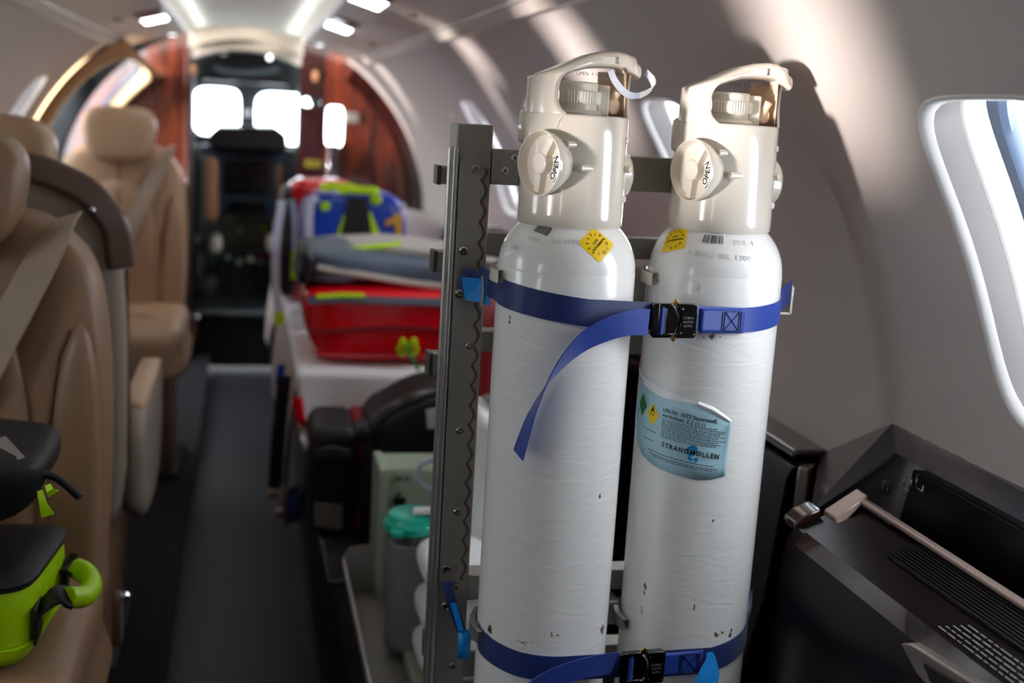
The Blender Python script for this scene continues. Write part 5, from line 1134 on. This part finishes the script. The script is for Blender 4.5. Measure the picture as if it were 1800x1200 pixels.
mb = MB(); a2 = at(668, 826, Y=2.015); mb.box((a2.x+.008, 2.075, (a.z+b.z)/2), (.016, .12, a.z-b.z+.004)); mb.build('case_edge', M['pale_green'], t, bev=.003)
for px, py, w_, h_ in ((700, 840, .010, .003), (701, 868, .004, .008), (702, 881, .022, .014), (716, 841, .006, .003)):
    c = at(px, py, Y=2.027); mb = MB(); mb.box(c, (w_, .006, h_)); mb.build('slot', M['black'], t)
t = thing('suction_canister', (.30, 1.80, .36), 'suction canister with a teal lid and clear cup on a grey stand beside the rack', 'medical device')
a = at(680, 900, Y=1.80); xc_ = a.x+.043
zt1 = at(700, 955, Y=1.78).z; zb1 = at(700, 1142, Y=1.78).z
mb = MB(); mb.lathe([(.036, zb1), (.041, zb1+.004), (.041, zt1-.004), (.038, zt1)], (xc_+.002, 1.80, 0), n=40); mb.build('canister_stand', M['grey_pl'], t)
mb = MB(); mb.lathe([(.036, zt1), (.040, zt1+.012), (.041, zt1+.040)], (xc_, 1.80, 0), n=40, c0=False, c1=False); mb.build('clear_cup', M['clear'], t)
zl = at(700, 925, Y=1.78).z; mb = MB(); mb.lathe([(.042, zl-.012), (.047, zl-.008), (.047, zl+.002), (.043, zl+.006), (.040, zl+.016), (.030, zl+.020), (.004, zl+.021)], (xc_, 1.80, 0), n=40); mb.build('teal_lid', M['teal'], t)
mb = MB(); mb.box((xc_-.030, 1.765, zl-.006), (.02, .02, .012)); mb.build('lid_spout', M['teal'], t, bev=.003)
mb = MB(); mb.cyl((xc_-.004, 1.775, zl+.026), (xc_+.030, 1.775, zl+.028), .007); mb.build('white_connector', M['white'], t, bev=.002)
mb = MB(); mb.box((xc_+.030, 1.775, zl+.026), (.010, .018, .022)); mb.build('blue_connector', M['blue'], t, bev=.002)
t = thing('clear_hose', at(740, 830, Y=1.9), 'translucent hose looping out beside the rack post above the teal lid', 'hose')
mb = MB(); mb.tube(smooth_pts([at(x, y, Y=1.92) for x, y in ((800, 800), (765, 806), (742, 815), (733, 830), (740, 848), (758, 860), (790, 868))], 5, False), .0055, 10); mb.build('hose_loop', M['tube'], t)
# tray beside the aisle
t = thing('side_tray', (.26, 1.75, .35), 'grey folded metal tray along the aisle holding the suction canister', 'tray')
pl = [at(597, 982, Y=2.06), at(652, 1200, Y=1.56), at(690, 1350, Y=1.32)]; x_r = .50; zf_ = .355
mb = MB()
tr = [[Vector((.186, y, .425)), Vector((.192, y, .427)), Vector((.205, y, zf_)), Vector((x_r, y, zf_)), Vector((x_r, y, zf_-.006)), Vector((.200, y, zf_-.006))] for y in (1.15, 2.05)]
mb.loft(tr, True, True); mb.build('tray_sheet', M['tray'], t, smooth=False, bev=.0015)
q = [Vector((x, 2.05, z)) for x, z in ((.188, .427), (.20, .445), (.235, .450), (.262, .415), (.275, .38), (.275, .355), (.20, .355))]; mb = MB(); mb.loft([q, [p+Vector((0, .004, 0)) for p in q]]); mb.build('tray_end', M['tray'], t, smooth=False)
mb = MB(); mb.box((.40, 1.70, .20), (.36, .60, .24)); mb.build('tray_support', M['black'], t, bev=.006)
# padded rolls and white ventilator behind the rack
zc_ = [at(748, y, Y=1.66).z for y in (1010, 1090, 1165)]
for i, z in enumerate(zc_):
    tt = thing('padded_roll', (.31, 1.68, z-.024), ['cream padded roll seen left of the rack post, topmost of the stack', 'cream padded roll seen left of the rack post, middle of the stack', 'cream padded roll seen left of the rack post, lowest of the stack'][i], 'padding', 'stacked cream padded rolls')
    mb = MB(); mb.pillow(sell(.335, z, .060, .0275, 2.6, 40), 1.63, 1.78, .5, 8); mb.build('roll_cover', M['sheet'], tt, ang=80)
mb = MB(); mb.box((.315, 1.70, (zc_[2]-.028+.36)/2+.0), (.10, .12, zc_[2]-.028-.355)); tag(mb.build('storage_block', M['pale_green'], bev=.004), 'low pale green block under the stack of cream rolls', 'box')
t = thing('ventilator', (.45, 1.85, .36), 'white medical device behind the rack, seen in the slot beside the post', 'medical device')
mb = MB(); mb.box((.47, 1.84, .57), (.20, .16, .40)); mb.build('device_body', M['white'], t, bev=.02, seg=3)
mb = MB(); mb.box((.415, 1.757, .62), (.045, .006, .12)); mb.build('device_panel', M['tray'], t, bev=.004)
mb = MB(); mb.box((.47, 1.84, .773), (.14, .10, .012)); mb.build('device_handle', M['grey_pl'], t, bev=.004)
mb = MB(); mb.lathe([(.046, 0), (.044, .03), (.02, .045), (.004, .047)], (.455, 1.84, .775), n=32); mb.build('device_dome', M['tube'], t)
# red backpack and dark cases behind the cylinders
t = thing('red_case', (.56, 2.2, .35), 'red case behind the cylinders, a strip of it showing beside the rack post', 'bag')
a = at(851, 600, Y=2.05); mb = MB(); mb.pillow(sell(a.x+.14, .73, .14, .175, 6, 48), 2.04, 2.22, .2, 7); mb.build('case_body', M['red_dark'], t, ang=60)
for i, (px, py, w_, d_, h_, Y, m, lab, nm) in enumerate(((868, 425, .06, .10, .06, 2.7, 'bag_black', 'small black box on the ledge right of the rack post', 'equipment_box'), (890, 432, .05, .10, .05, 2.72, 'slate', 'dark grey box beside the left cylinder shoulder', 'equipment_box'), (1125, 455, .09, .2, .05, 2.5, 'slate', 'dark grey box between the two cylinder shoulders', 'equipment_box'))):
    c = at(px, py, Y=Y); mb = MB(); mb.box(c, (w_, d_, h_)); tag(mb.build(nm, M[m], bev=.006), lab, 'box')
c = at(1085, 412, Y=2.3); mb = MB(); mb.loft([[c+Vector((x, y, z)) for x, z in ((-.06, .018), (.034, .012), (.034, .004), (.012, -.016), (-.06, -.03))] for y in (0, .25)]); tag(mb.build('red_folder', M['red_dark'], bev=.002), 'dark red wedge shaped lid behind the shoulder of the left cylinder', 'lid')
c = at(1135, 440, Y=2.42); mb = MB(); mb.box(c+Vector((0, 0, .0)), (.16, .3, .022)); tag(mb.build('flat_case', M['tray'], bev=.006), 'flat grey case lying between the two cylinders, under the red lid', 'case')
mb = MB(); mb.box((.665, 2.75, .60), (.085, 1.1, .36)); tag(mb.build('equipment_chest', M['slate'], bev=.01), 'dark chest along the right wall behind the cylinders', 'chest')
